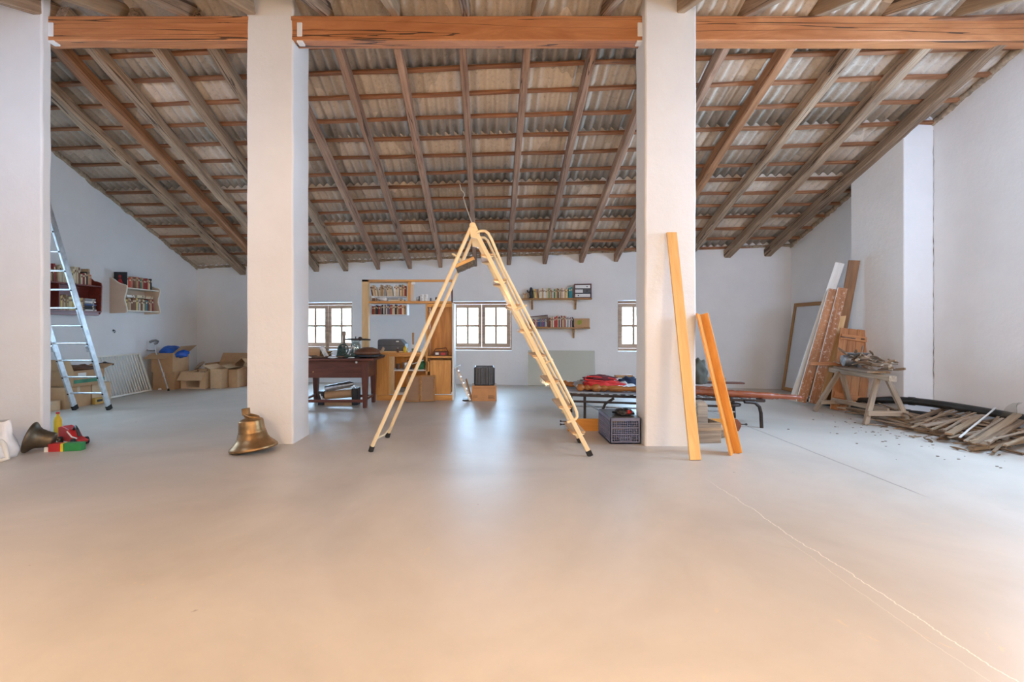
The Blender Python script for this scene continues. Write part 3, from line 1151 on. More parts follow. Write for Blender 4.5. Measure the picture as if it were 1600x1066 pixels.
# ------------------------------------------------------------------ cream step ladder in the middle
def step_ladder():
    r = thing('step_ladder', 'tall open cream metal step ladder with wooden treads and handrails in mid-room', 'step ladder', (-0.1, 5.1, 0))
    an, af = Vector((-0.165, 4.87, 2.41)), Vector((-0.165, 5.42, 2.41))

    def part(name, mat, fn, label=None, parent=None, bevel=0):
        m = wmb(r)
        fn(m)
        return m.build(name, mat, parent or r, bevel=bevel, label=label)

    # rear support legs (left in view), round tube
    ln, lf = Vector((-1.262, 4.96, 0.03)), Vector((-1.222, 5.59, 0.03))
    for a, b in ((an, ln), (af, lf)):
        q = part('support_leg', CREAM, lambda m: m.tube([a + Vector((-0.02, 0, -0.02)), b], 0.021, 12))
        part('rubber_foot', RUBBER, lambda m: m.tube([b + (a - b) * 0.012, b + Vector((-0.004, 0, -0.028))], 0.028, 12), parent=q)
    part('spreader_bar', CREAM, lambda m: m.tube([ln + (an - ln) * 0.045, ln + (an - ln) * 0.03 + Vector((0.04, 0.3, 0.01)), lf + (af - lf) * 0.045], 0.012, 8))
    part('spreader_bar', CREAM, lambda m: m.tube([ln + (an - ln) * 0.86, lf + (af - lf) * 0.86], 0.011, 8))
    # front stiles (right in view)
    rn, rf = Vector((1.05, 4.79, 0.03)), Vector((1.06, 5.34, 0.03))
    for a, b in ((an, rn), (af, rf)):
        q = part('stile', CREAM, lambda m: m.bar(a + (a - b).normalized() * 0.03, b, 0.026, 0.046, 0, (1, 0, 0)), bevel=0.008)
        part('rubber_foot', RUBBER, lambda m: m.bar(b + (a - b).normalized() * 0.03, b + Vector((0.012, 0, -0.03)), 0.036, 0.058, 0, (1, 0, 0)), bevel=0.006, parent=q)
    part('hinge_cap', CREAM, lambda m: (m.tube([an + Vector((0, -0.03, 0)), an + Vector((0, 0.03, 0))], 0.034, 16), m.prism_y([(an.x - 0.034, an.z), (an.x - 0.02, an.z - 0.12), (an.x + 0.05, an.z - 0.14), (an.x + 0.075, an.z - 0.08), (an.x + 0.034, an.z + 0.005)], an.y - 0.024, an.y + 0.028), m.tube([an + Vector((0, -0.045, 0)), an + Vector((0, -0.03, 0))], 0.02, 10)))
    part('hinge_cap', CREAM, lambda m: (m.tube([af + Vector((0, -0.03, 0)), af + Vector((0, 0.03, 0))], 0.034, 16), m.prism_y([(af.x - 0.034, af.z), (af.x - 0.02, af.z - 0.12), (af.x + 0.05, af.z - 0.14), (af.x + 0.075, af.z - 0.08), (af.x + 0.034, af.z + 0.005)], af.y - 0.028, af.y + 0.024)))
    part('hinge_rod', CREAM, lambda m: m.tube([an, af], 0.014, 10))
    # treads
    for k in range(8):
        z = 0.24 + 0.2667 * k
        s = (z - 0.03) / (2.41 - 0.03)
        x = rn.x + (an.x - rn.x) * s
        wd = 0.14
        ya = rn.y + (an.y - rn.y) * s + 0.016
        yb_ = rf.y + (af.y - rf.y) * s - 0.016
        A = Matrix.Translation((x + 0.0, (ya + yb_) / 2, z)) @ Matrix.Rotation(R(-3), 4, 'Y') @ Matrix.Rotation(R(90), 4, 'Z')
        t = MB()
        L = (yb_ - ya) / 2
        t.box(-L, L, -wd / 2, wd / 2, -0.011, 0.011)
        tr = t.build('tread', TREADWOOD, r, wm(r).inverted() @ A, bevel=0.004)
        for yy in (ya + 0.004, yb_ - 0.004):
            b = wmb(tr)
            b.prism_y([(x - 0.065, z - 0.013), (x + 0.065, z - 0.013), (x + 0.055, z - 0.024), (x + 0.0, z - 0.042), (x - 0.055, z - 0.024)], yy - 0.003, yy + 0.003)
            b.build('tread_bracket', CREAM, tr)
    # handrails

    def rail(Y, pts):
        return [P(a, b, Y) for a, b in pts]
    near = rail(4.80, [(745, 363), (751, 361), (758, 361), (763, 365), (768, 374), (787, 420), (816, 476), (859, 559.5), (896, 632), (901, 644), (902, 651), (899, 655), (893, 658), (886, 660)])
    far = rail(5.38, [(745, 374), (751, 371.5), (757, 371.5), (762, 376), (782, 420), (811.5, 481), (852, 560), (884, 620), (889, 630), (889, 636), (886, 640), (878, 645)])
    for pts, Y in ((near, 4.80), (far, 5.38)):
        part('handrail', CREAM, lambda m: m.tube(pts, 0.0155, 10))
    for (a, b), Y in ((((805, 485), (823, 477)), 4.80), (((846, 571), (864, 562)), 4.80), (((802, 486), (812, 481)), 5.38), (((842, 568), (853, 561)), 5.38)):
        part('rail_strut', CREAM, lambda m: m.tube([P(a[0], a[1], Y + 0.03), P(b[0], b[1], Y)], 0.012, 8))
    return r


step_ladder()

# broom head hooked on the ladder
M = Matrix.Translation(P(727, 413, 5.1)) @ Matrix.Rotation(R(-24), 4, 'Y')
r = thing('broom_head', 'broom head of orange wood with grey bristles hung on cream ladder', 'broom', M=M)
m = MB()
m.box(-0.118, 0.118, -0.028, 0.028, 0.0, 0.04)
m.build('broom_block', PINE_NEW, r, bevel=0.008)
m = MB()
rnd = random.Random(3)
for i in range(26):
    for j in range(4):
        x, y = -0.108 + 0.216 * i / 25, -0.021 + 0.014 * j
        m.tube([(x, y, 0.004), (x + rnd.uniform(-.004, .004), y + rnd.uniform(-.004, .004), -0.055 + rnd.uniform(-0.006, 0.004))], [0.0055, 0.0065], 5)
o = m.build('bristles', BRISTLE, r)
o['kind'] = 'stuff'
m = MB()
m.tube([(-0.03, 0, 0.035), (-0.03, 0, 0.07), (-0.055, 0, 0.12), (-0.075, 0.0, 0.155), (-0.09, 0, 0.16)], 0.011, 8)
m.build('broom_socket', CREAM, r)

# thin cable from the roof to the ladder head
a, b = P(737.5, 349, 4.95), P(718.5, 288, 7.25)
b.z = min(b.z, zback(b.x, b.y) - 0.08)
m = MB()
pts = []
for i in range(25):
    t = i / 24
    p = a.lerp(b, t)
    p.z -= math.sin(math.pi * t) * 0.03
    if 15 < i < 20:
        p.x += 0.03 * math.sin((i - 15) / 5 * math.pi)
    pts.append(p)
m.tube(pts, 0.0065, 6)
tag(m.build('hanging_cable', CREAMEDGE), 'thin pale cable hanging from the roof down to top of cream ladder', 'cable')


# ------------------------------------------------------------------ aluminium ladder at the left
def alu_ladder():
    r = thing('leaning_ladder', 'long aluminium ladder leaning over the white wall pier on the left', 'ladder', (-6.4, 7.43, 0))
    d = Vector((0, -0.345, 1)).normalized()
    L = 4.7
    nrm = Vector((0, 1, 0.345)).normalized()
    for x in (-6.665, -6.115):
        m = wmb(r)
        b = Vector((x, 7.43, 0.03))
        m.bar(b, b + d * L, 0.028, 0.085, 0, nrm)
        st = m.build('stile', ALU, r, bevel=0.004)
        m = wmb(r)
        m.bar(b + d * 0.05, b - d * 0.035 + Vector((0, 0, 0.006)), 0.036, 0.095, 0, nrm)
        m.build('rubber_foot', RUBBER, st, bevel=0.005)
        for k in range(16):
            c = b + d * (0.27 + 0.283 * k)
            m = wmb(r)
            sx = -1 if x < -6.4 else 1
            # dark rung end pressed through the stile, seen on its front edge side
            m.tube([c + Vector((0.0, 0, 0)) - nrm * 0.045, c - nrm * 0.0405], 0.014, 10)
            if k < 16:
                m.build('rung_rivet', DARKMETAL, st)
    for k in range(16):
        c = Vector((0, 7.43, 0.03)) + d * (0.27 + 0.283 * k)
        m = wmb(r)
        m.tube([(-6.665, c.y, c.z), (-6.115, c.y, c.z)], 0.016, 10)
        m.build('rung', ALU, r)
    for x in (-6.665, -6.115):
        for t in (1.05,):
            c = Vector((x, 7.43, 0.03)) + d * t - nrm * 0.05
            m = wmb(r)
            m.bar(c - d * 0.05, c + d * 0.05, 0.05, 0.03, 0, nrm)
            m.build('guide_bracket', STEEL, r, bevel=0.006)
    return r


alu_ladder()


# ------------------------------------------------------------------ bells
def bell(M, label, mat, yoke=True, scale=1.0, name='bronze_bell'):
    r = thing(name, label, 'bell', M=M)
    s = scale
    prof = [(0.238, 0.0), (0.243, 0.012), (0.236, 0.03), (0.205, 0.058), (0.172, 0.09), (0.152, 0.125), (0.142, 0.17), (0.136, 0.178), (0.137, 0.186), (0.133, 0.194), (0.128, 0.235),
            (0.124, 0.29), (0.122, 0.297), (0.121, 0.303), (0.112, 0.312), (0.085, 0.325), (0.05, 0.335), (0.0, 0.34)]
    inner = [(0.0, 0.31), (0.09, 0.295), (0.105, 0.27), (0.115, 0.19), (0.128, 0.125), (0.155, 0.07), (0.195, 0.03), (0.222, 0.006), (0.238, 0.0)]
    m = MB()
    m.lathe([(a * s, z * s) for a, z in inner + prof[1:]], 48)
    m.build('bell_body', mat, r)
    m = MB()
    if yoke:
        m.tube([(-0.02, 0, 0.325), (-0.045, 0, 0.36), (-0.045, 0, 0.40)], 0.026, 10)
        m.box(-0.075, -0.01, -0.03, 0.03, 0.365, 0.44)
        m.tube([(-0.05, -0.02, 0.375), (0.0, -0.035, 0.345), (0.05, -0.03, 0.335), (0.095, 0, 0.32)], 0.016, 8)
        m.tube([(-0.05, 0.03, 0.375), (0.02, 0.04, 0.35), (0.07, 0.03, 0.33)], 0.014, 8)
        m.build('bell_crown', mat, r, bevel=0.006)
    else:
        m.tube([(-0.04 * s, 0, 0.33 * s), (-0.03 * s, 0, 0.37 * s), (0.03 * s, 0, 0.37 * s), (0.04 * s, 0, 0.33 * s)], 0.014 * s, 8)
        m.build('bell_crown', mat, r)
        m = MB()
        m.tube([(0, 0, 0.3 * s), (0.02 * s, 0.01, 0.12 * s)], 0.008, 8)
        m.blob((0.02 * s, 0.01, 0.1 * s), 0.03 * s, 0.03 * s, 0.035 * s, 0)
        m.build('clapper', DARKMETAL, r)
    return r


B = Matrix.Translation((-2.535, 4.98, 0.0)) @ Matrix.Rotation(R(-7), 4, 'Y') @ Matrix.Rotation(R(-2), 4, 'X')
low = min((B @ Vector((0.243 * math.cos(a * 0.1), 0.243 * math.sin(a * 0.1), 0.0))).z for a in range(63))
B = Matrix.Translation((0, 0, -low)) @ B
bell(B, 'shiny bronze bell with broken crown standing by foot of white pillar', BRONZE)
# second bell lying on its side by the left pier
Mx = Matrix.Translation((-4.77, 5.02, 0.145)) @ Matrix.Rotation(R(28), 4, 'Z') @ Matrix.Rotation(R(106), 4, 'Y') @ Matrix.Rotation(R(180), 4, 'Z') @ Matrix.Translation((0, 0, -0.18))
S = 0.68
low = 9
for t_ in range(63):
    for rr_, zz_ in ((0.243, 0.012), (0.15, 0.13), (0.12, 0.3)):
        p = Mx @ Vector((rr_ * S * math.cos(t_ * 0.1), rr_ * S * math.sin(t_ * 0.1), zz_ * S))
        low = min(low, p.z)
Mx = Matrix.Translation((0, 0, -low)) @ Mx
bell(Mx, 'dark bronze bell tipped on its side by left wall pier', BRONZE_DARK, False, S, 'bronze_bell')

# carrier bag beside it
r = thing('carrier_bag', 'white plastic carrier bag with orange print at the left edge', 'bag', (-5.125, 4.74, 0))
m = MB()
vs, fs = [], []
nu, nv = 36, 14
for j in range(nv + 1):
    t = j / nv
    wx = 0.25 * (1 - 0.25 * t ** 2) * (0.9 + 0.1 * math.sin(t * 3))
    wy = 0.13 * (1 - 0.72 * t)
    for i in range(nu):
        a = 2 * math.pi * i / nu
        k = 1 + 0.14 * noise.noise(Vector((math.cos(a) * 2.2, math.sin(a) * 2.2, t * 2.5)))
        e = 0.75
        cx = math.copysign(abs(math.cos(a)) ** e, math.cos(a))
        sy = math.copysign(abs(math.sin(a)) ** e, math.sin(a))
        vs.append((cx * wx * k, sy * wy * k, 0.38 * t + 0.012 * math.sin(a * 3) * t))
for j in range(nv):
    for i in range(nu):
        fs.append((j * nu + i, j * nu + (i + 1) % nu, (j + 1) * nu + (i + 1) % nu, (j + 1) * nu + i))
fs.append(tuple(range(nu - 1, -1, -1)))
m.add(vs, fs, 0, True)
m.build('bag_body', BAGFILM, r)
m = MB()
for zz in (0.30, 0.345):
    m.prism_y([(-0.05, zz - 0.012), (0.12, zz - 0.012), (0.155, zz - 0.006), (0.155, zz + 0.014), (-0.05, zz + 0.016)], -0.088 + (zz - .3) * 0.6, -0.08 + (zz - .3) * 0.6)
m.build('printed_logo', ORANGE, r)
m = MB()
m.tube([(0.18, -0.07, 0.19), (0.25, -0.1, 0.16), (0.30, -0.13, 0.09), (0.33, -0.14, 0.03), (0.27, -0.16, 0.012), (0.2, -0.12, 0.03)], [0.02, 0.022, 0.02, 0.02, 0.018, 0.01], 8)
m.build('bag_handle', CREAMEDGE, r)

# toys behind the tipped bell
r = thing('toy_box', 'green, yellow and red toy carton lying on floor by tipped bell', 'box', (-4.61, 5.0, 0), R(10))
m = MB(); m.box(0.02, 0.19, -0.04, 0.04, 0, 0.085); m.build('green_end', GREEN, r, bevel=0.003)
m = MB(); m.box(-0.005, 0.02, -0.04, 0.04, 0, 0.085); m.build('yellow_band', YELLOW, r)
m = MB(); m.box(-0.12, -0.005, -0.04, 0.04, 0, 0.085); m.build('red_end', RED, r, bevel=0.003)
m = MB(); m.box(-0.16, -0.12, -0.035, 0.035, 0, 0.05); m.build('cream_end', CREAMEDGE, r)
r = thing('toy_vehicle', 'red toy vehicle with black wheels lying behind the green toy carton', 'toy', (-4.78, 5.30, 0), R(-24))
m = MB()
m.prism_y([(-0.2, 0.03), (0.2, 0.03), (0.24, 0.06), (0.1, 0.09), (0.02, 0.17), (-0.12, 0.2), (-0.2, 0.18)], -0.05, 0.05)
m.build('toy_body', RED, r, bevel=0.008)
for x, y in ((-0.12, -0.062), (-0.12, 0.062), (0.15, -0.062), (0.15, 0.062)):
    m = MB(); m.tube([(x, y - 0.012, 0.042), (x, y + 0.012, 0.042)], 0.042, 18); m.build('wheel', BLACK, r)
m = MB(); m.tube([(0.0, -0.052, 0.15), (0.1, -0.056, 0.1), (0.19, -0.05, 0.09)], 0.008, 6); m.build('white_trim', WHITE, r)
m = MB(); m.tube([(0.02, 0, 0.16), (0.06, 0, 0.2), (0.12, -0.01, 0.17), (0.14, 0, 0.1)], 0.016, 8); m.build('black_arm', BLACK, r)
r = thing('toy_bottle', 'small yellow plastic bottle standing behind the red toy vehicle', 'bottle', (-5.25, 5.62, 0))
m = MB(); m.lathe([(0, 0), (0.035, 0.0), (0.04, 0.01), (0.04, 0.2), (0.03, 0.24), (0.015, 0.26), (0.015, 0.285), (0, 0.285)], 18); m.build('bottle_body', YELLOW, r)
m = MB(); m.lathe([(0.018, 0.283), (0.018, 0.305), (0, 0.307)], 14); m.build('cap', RED, r)

# ------------------------------------------------------------------ left wall
# red bookshelf
r = thing('wall_bookshelf', 'dark red wooden wall bookshelf full of books behind the aluminium ladder', 'bookshelf', M=LW)
y0, y1 = 7.15, 8.42
for zz in (1.60, 2.06):
    board('shelf_board', REDSHELF, y0 + 0.02, y1 - 0.02, -0.24, 0, zz, zz + 0.022, r, 'x', fr=LW)
for u in (y0, y1 - 0.022):
    m = MB()
    ring = [(0, 1.55), (-0.17, 1.55), (-0.21, 1.57), (-0.24, 1.62), (-0.25, 2.08), (-0.235, 2.14), (-0.17, 2.165), (-0.11, 2.175), (-0.06, 2.22), (0, 2.26)]
    m.prism_x(ring, u, u + 0.022)
    m.build('side_panel', REDSHELF, r, bevel=0.004)
board('partition', REDSHELF, 7.62, 7.64, -0.2, 0, 1.622, 2.058, r, 'z', fr=LW)
board('bottom_rail', REDSHELF, y0 + 0.03, y1 - 0.05, -0.225, -0.205, 1.54, 1.60, r, 'x', fr=LW)
board('back_panel', REDSHELF, y0 + 0.02, y1 - 0.02, -0.012, -0.001, 1.62, 2.06, r, 'x', fr=LW)
PAL_L = ['cream', 'tan', 'cream', 'brown', 'yellow', 'red', 'dark red', 'tan', 'white', 'cream', 'black']
book_row(LW, 7.24, 8.28, 2.083, -0.19, 0.17, 0.30, 0.022, 0.05, 0.15, PAL_L, 'top of red wall bookshelf', 11, 0.1)
book_row(LW, 7.66, 8.1, 1.623, -0.19, 0.17, 0.27, 0.02, 0.036, 0.15, ['cream', 'tan', 'cream', 'yellow'], 'lower shelf of red wall bookshelf', 12, 0.0)
zt = book_pile(LW, 8.12, 1.623, -0.19, [0.24, 0.23, 0.22, 0.24, 0.2, 0.23, 0.21, 0.22], ['blue', 'black', 'grey', 'cream', 'tan', 'white'], 'of the pile in the red wall bookshelf', 13, 'books piled in the red wall bookshelf')

# white-edged bookshelf
r = thing('wall_bookshelf', 'cream wall bookshelf with wavy side panels further along the left wall', 'bookshelf', M=LW)
ya, yb2 = 8.88, 9.80
wave = [(0, 1.60), (-0.30, 1.61), (-0.335, 1.63), (-0.325, 1.72), (-0.30, 1.80), (-0.285, 1.86), (-0.29, 1.93), (-0.32, 2.02), (-0.33, 2.10), (-0.325, 2.13), (-0.29, 2.15), (-0.22, 2.165), (-0.15, 2.20), (-0.09, 2.25), (-0.04, 2.285), (0, 2.29)]
for u in (ya, yb2 - 0.025):
    m = MB(); m.prism_x(wave, u, u + 0.022); sp_ = m.build('side_panel', CREAMWOOD, r, bevel=0.002)
    m = MB()
    m.tube([(u + 0.011, y_, z_) for y_, z_ in wave[1:-1]], 0.0125, 6)
    m.build('edge_strip', CREAMEDGE, sp_, label='glossy white edge strip')
for zz in (1.645, 2.085):
    o = board('shelf_board', CREAMEDGE, ya + 0.022, yb2 - 0.025, -0.315, 0, zz, zz + 0.02, r, 'x', fr=LW)
board('back_panel', CREAMWOOD, ya + 0.022, yb2 - 0.025, -0.01, -0.001, 1.665, 2.085, r, 'x', fr=LW)
PAL_D = ['brown', 'tan', 'cream', 'cream', 'black', 'tan', 'dark red', 'dark red', 'red', 'orange', 'green']
book_row(LW, 9.02, 9.70, 2.106, -0.25, 0.19, 0.25, 0.028, 0.05, 0.16, PAL_D, 'top of cream wall bookshelf', 21, 0.0)
book_row(LW, 8.95, 9.70, 1.666, -0.27, 0.20, 0.25, 0.028, 0.05, 0.16, ['brown', 'tan', 'yellow', 'teal', 'blue', 'grey', 'dark red', 'dark red', 'cream', 'brown'], 'lower shelf of cream wall bookshelf', 22, 0.0)
for (u, lst, s) in ((8.98, [0.2, 0.19], 1), (9.24, [0.21, 0.2], 2), (9.47, [0.19, 0.21], 3)):
    book_pile(LW, u, 1.918, -0.26, lst, ['white', 'cream', 'red', 'green', 'tan'], 'of %s flat pile in cream bookshelf' % ['nearest', 'middle', 'farthest'][s - 1], 30 + s, 'flat books in the cream wall bookshelf')
M = LW @ Matrix.Translation((8.915, -0.262, 2.107)) @ Matrix.Rotation(R(-12), 4, 'X')
r = thing('framed_picture', 'dark picture with red figure standing on the cream wall bookshelf', 'picture', M=LW @ Matrix.Translation((8.945, -0.03, 2.107)) @ Matrix.Rotation(R(-84), 4, 'Z'))
m = MB(); m.box(0, 0.235, 0, 0.018, 0, 0.30); m.build('picture_board', BLACK, r, bevel=0.002)
m = MB(); m.blob((0.11, -0.001, 0.215), 0.022, 0.003, 0.03, 0.2, 3); m.prism_y([(0.03, 0.01), (0.2, 0.01), (0.16, 0.1), (0.13, 0.17), (0.095, 0.17), (0.07, 0.1)], -0.003, 0.001); m.build('painted_figure', RED, r)

# small hooks on the left wall
for (yy, zz, lab) in ((7.62, 1.32, 'small black hook in left wall below the red bookshelf'), (8.97, 1.27, 'small black hook in left wall below the cream bookshelf')):
    m = MB()
    m.tube([(0, 0.003, 0), (0, -0.03, 0), (0, -0.04, -0.02), (0, -0.03, -0.045), (0, -0.012, -0.04)], 0.006, 8)
    m.tube([(0, 0.002, 0), (0, -0.006, 0)], 0.02, 12)
    tag(m.build('wall_hook', BLACK, None, LW @ Matrix.Translation((yy, 0, zz))), lab, 'hook')

# cartons behind the aluminium ladder
carton('open-topped cardboard box with pale label, on the two boxes behind aluminium ladder', 0.54, 0.44, 0.26, (-7.0, 7.86, 0.352), R(84), CARD, (None, None, 70, 20))
carton('lower cardboard box behind aluminium ladder, nearest the wall pier', 0.46, 0.40, 0.345, (-7.05, 7.71, 0), R(88), CARD, None, 'cardboard boxes behind the aluminium ladder')
carton('lower cardboard box behind aluminium ladder, beside the white bar gate', 0.38, 0.40, 0.345, (-7.04, 8.16, 0), R(88), CARD_PALE, None, 'cardboard boxes behind the aluminium ladder')
m = MB(); m.box(-0.17, 0.17, -0.1, 0.1, 0, 0.12)
carton('small pale cardboard box on floor in front of stacked boxes by wall pier', 0.3, 0.2, 0.15, (-7.02, 7.30, 0), R(84), CARD_PALE)
bx = [o for o in bpy.data.objects if o.get('label', '').startswith('open-topped cardboard box with pale')][0]
m = MB(); m.box(-0.272, 0.272, -0.2215, -0.2205, 0.05, 0.11); m.build('green_band', TEAL, bx, label='faded green band round the box')
m = MB(); m.box(-0.2, -0.06, -0.2225, -0.2215, 0.16, 0.22); m.build('paper_label', WHITECLOTH, bx)
r = thing('yellow_case', 'flat yellow box at floor level behind foot of aluminium ladder', 'box', (-6.79, 8.02, 0), R(85))
m = MB(); m.box(-0.09, 0.09, -0.03, 0.03, 0, 0.11); m.build('case_body', OCHRE, r, bevel=0.006)
m = MB(); m.box(-0.05, 0.05, -0.033, -0.029, 0.04, 0.08); m.build('case_label', BLACK, r)
r = thing('cushion_bundle', 'brown cloth bundle lying on the open box behind aluminium ladder', 'cloth', (-7.0, 7.88, 0.56))
m = MB(); m.blob((0, 0, 0.05), 0.17, 0.27, 0.075, 0.35, 5, flat=0.6); m.build('cloth', BROWNLEATHER, r)
r = thing('black_torch', 'black rubber handled tool sticking out over the white bar gate', 'tool', (-6.95, 8.32, 0.62))
m = MB(); m.tube([(-0.12, -0.05, 0.05), (0.02, 0.05, 0.055), (0.10, 0.11, 0.035)], [0.018, 0.022, 0.018], 10); m.build('handle', BLACK, r)
m = MB(); m.blob((0.0, 0.03, 0.055), 0.04, 0.04, 0.035, 0.1, 2); m.build('tool_head', BLACK, r)

# white bar gate leaning on the left wall
Gm = Matrix(((0, -0.30, 0.954, -7.02), (1, 0, 0, 0), (0, 0.954, 0.30, 0), (0, 0, 0, 1)))
gx = Vector((0, 1, 0)); gz = Vector((-0.26, 0, 0.80)).normalized(); gy = gz.cross(gx)
Gm = Matrix((gx, gy, gz)).transposed().to_4x4(); Gm.translation = (-7.02, 0, 0.006)
r = thing('bar_gate', 'white barred child gate leaning against left wall beside boxes', 'gate', M=Gm)
for (u, v) in ((8.53, 8.57), (9.58, 9.62)):
    m = MB(); m.box(u, v, -0.012, 0.012, 0.0, 0.83); m.build('gate_post', CREAMEDGE, r, bevel=0.004)
for zz in (0.0, 0.795):
    m = MB(); m.box(8.572, 9.578, -0.012, 0.012, zz, zz + 0.035); m.build('gate_rail', CREAMEDGE, r, bevel=0.004)
for i in range(14):
    u = 8.64 + i * 0.0675
    m = MB(); m.tube([(u, 0, 0.03), (u, 0, 0.80)], 0.0095, 8); m.build('gate_bar', CREAMEDGE, r)
o = MB(); o.blob((0, 0, 0.02), 0.035, 0.03, 0.022, 0.2, 8, flat=0.9)
tag(o.build('paper_scrap', WHITECLOTH, None, Matrix.Translation((-6.93, 9.72, 0))), 'crumpled white paper scrap on floor beside the white gate', 'paper')

# cartons towards the back left corner
carton('lower of two stacked cardboard boxes behind the crutch by left wall', 0.46, 0.5, 0.37, (-6.92, 10.06, 0), R(2), CARD)
carton('upper open cardboard box behind the crutch by left wall', 0.46, 0.52, 0.40, (-6.93, 10.05, 0.377), R(-1), CARD, (-25, None, None, 40))
r = thing('blue_sheet', 'crumpled blue plastic sheet lying in the upper cardboard box', 'plastic sheet', (-6.86, 10.02, 0.66))
m = MB()
m.blob((-0.02, 0, 0.13), 0.20, 0.18, 0.135, 0.16, 4, 28, 16, flat=0.7, freq=1.5)
m.blob((0.15, -0.02, 0.10), 0.20, 0.14, 0.085, 0.18, 9, 24, 14)
m.build('sheet', BLUEBAG, r)
r = thing('crutch', 'grey metal elbow crutch leaning on the stacked cardboard boxes', 'crutch', (-6.75, 9.7, 0))
a, b = FL(263, 611), P(243, 548, 9.74)
a.z = 0.02
top = P(242, 536, 9.76)
m = wmb(r); m.tube([a, a.lerp(b, 0.5), b, top], 0.012, 10); m.build('shaft', ALU, r)
m = wmb(r); m.tube([a + Vector((0, 0, 0.03)), a + Vector((0.003, 0, -0.02))], [0.016, 0.022], 10); m.build('rubber_tip', RUBBER, r)
m = wmb(r); m.tube([b, b + Vector((-0.14, -0.02, 0.0)), b + Vector((-0.17, -0.02, 0.012))], 0.016, 10); m.build('hand_grip', GREYMETAL, r)
m = wmb(r)
c = top
m.tube([c + Vector((0.02, -0.05, -0.02)), c + Vector((0.055, -0.02, 0.0)), c + Vector((0.04, 0.03, 0.03)), c + Vector((-0.02, 0.05, 0.05)), c + Vector((-0.07, 0.02, 0.04)), c + Vector((-0.08, -0.03, 0.02))], 0.026, 8)
m.build('arm_cuff', GREYMETAL, r)
carton('large open cardboard box with folded-out front flap in left back corner', 0.56, 0.44, 0.36, (-6.37, 10.18, 0), R(-4), CARD_PALE, (-55, None, -20, None))
carton('open cardboard box with white flap standing behind the large open box', 0.74, 0.5, 0.50, (-6.12, 10.80, 0), R(-6), CARD, (None, 60, None, 40), tape=False)
carton('tall pale cardboard box right of the large open box', 0.26, 0.5, 0.42, (-5.87, 10.22, 0), R(-6), CARD_PALE, (None, None, 20, 10))
carton('narrow pale cardboard box beside the tall pale box', 0.2, 0.42, 0.40, (-5.60, 10.34, 0), R(-4), CARD, (None, None, 30, 20))
carton('cardboard box with raised flap on top of red crate near pillar', 0.42, 0.34, 0.26, (-5.36, 10.72, 0.262), R(3), CARD, (-30, None, 50, None))
r = thing('red_crate', 'red plastic crate at foot of back wall beside left pillar', 'crate', (-5.36, 10.72, 0), R(3))
m = MB()
for a_ in (-1, 1):
    m.box(-0.24, 0.24, a_ * 0.2 - 0.006, a_ * 0.2 + 0.006, 0, 0.255)
    m.box(a_ * 0.24 - 0.006, a_ * 0.24 + 0.006, -0.2, 0.2, 0, 0.255)
m.box(-0.24, 0.24, -0.2, 0.2, 0, 0.01)
m.build('crate_body', RED, r, bevel=0.004)
m = MB(); m.box(-0.25, 0.25, -0.215, 0.215, 0.228, 0.25); m.build('crate_rim', RED, r, bevel=0.004)
# loose things in the large open box
rnd = random.Random(5)
bk = [('tan', 'cream'), ('brown', 'tan'), ('cream', 'brown')]
for i, (x, y, z, a, w_, col) in enumerate([(-6.52, 10.12, 0.37, 30, 0.22, 'tan'), (-6.36, 10.2, 0.38, 5, 0.24, 'cream'), (-6.30, 10.16, 0.415, -8, 0.22, 'tan'), (-6.22, 10.22, 0.37, 12, 0.2, 'cream'), (-6.48, 10.26, 0.41, -20, 0.2, 'brown')]):
    Mx = Matrix.Translation((x, y - 0.08, z)) @ Matrix.Rotation(R(a * 0.6), 4, 'Z') @ Matrix.Rotation(R(90 + (i - 2) * 6), 4, 'Y')
    put_book(Mx, 0.035, w_, 0.16, col, '%s loose book, %s from left in the large open box' % (col, ordinal(i)), 'loose books in the large open box', rnd)
m = MB(); m.box(-0.17, 0.17, -0.22, 0.22, 0, 0.335)
o = m.build('book_heap', BOOKM['brown'], None, Matrix.Translation((-6.37, 10.18, 0.01)) @ Matrix.Rotation(R(-4), 4, 'Z'), bevel=0.02)
tag(o, 'brown bundle filling the large open cardboard box', 'bundle')
m = MB(); m.tube([(-0.09, 0, 0.0), (-0.03, 0, 0.07), (0.05, 0, 0.14), (0.13, 0, 0.19)], [0.02, 0.035, 0.04, 0.02], 10)
tag(m.build('rolled_mat', GREYWOOD, None, Matrix.Translation((-6.50, 10.34, 0.36))), 'rolled grey-brown mat sticking out of the large open box', 'mat')

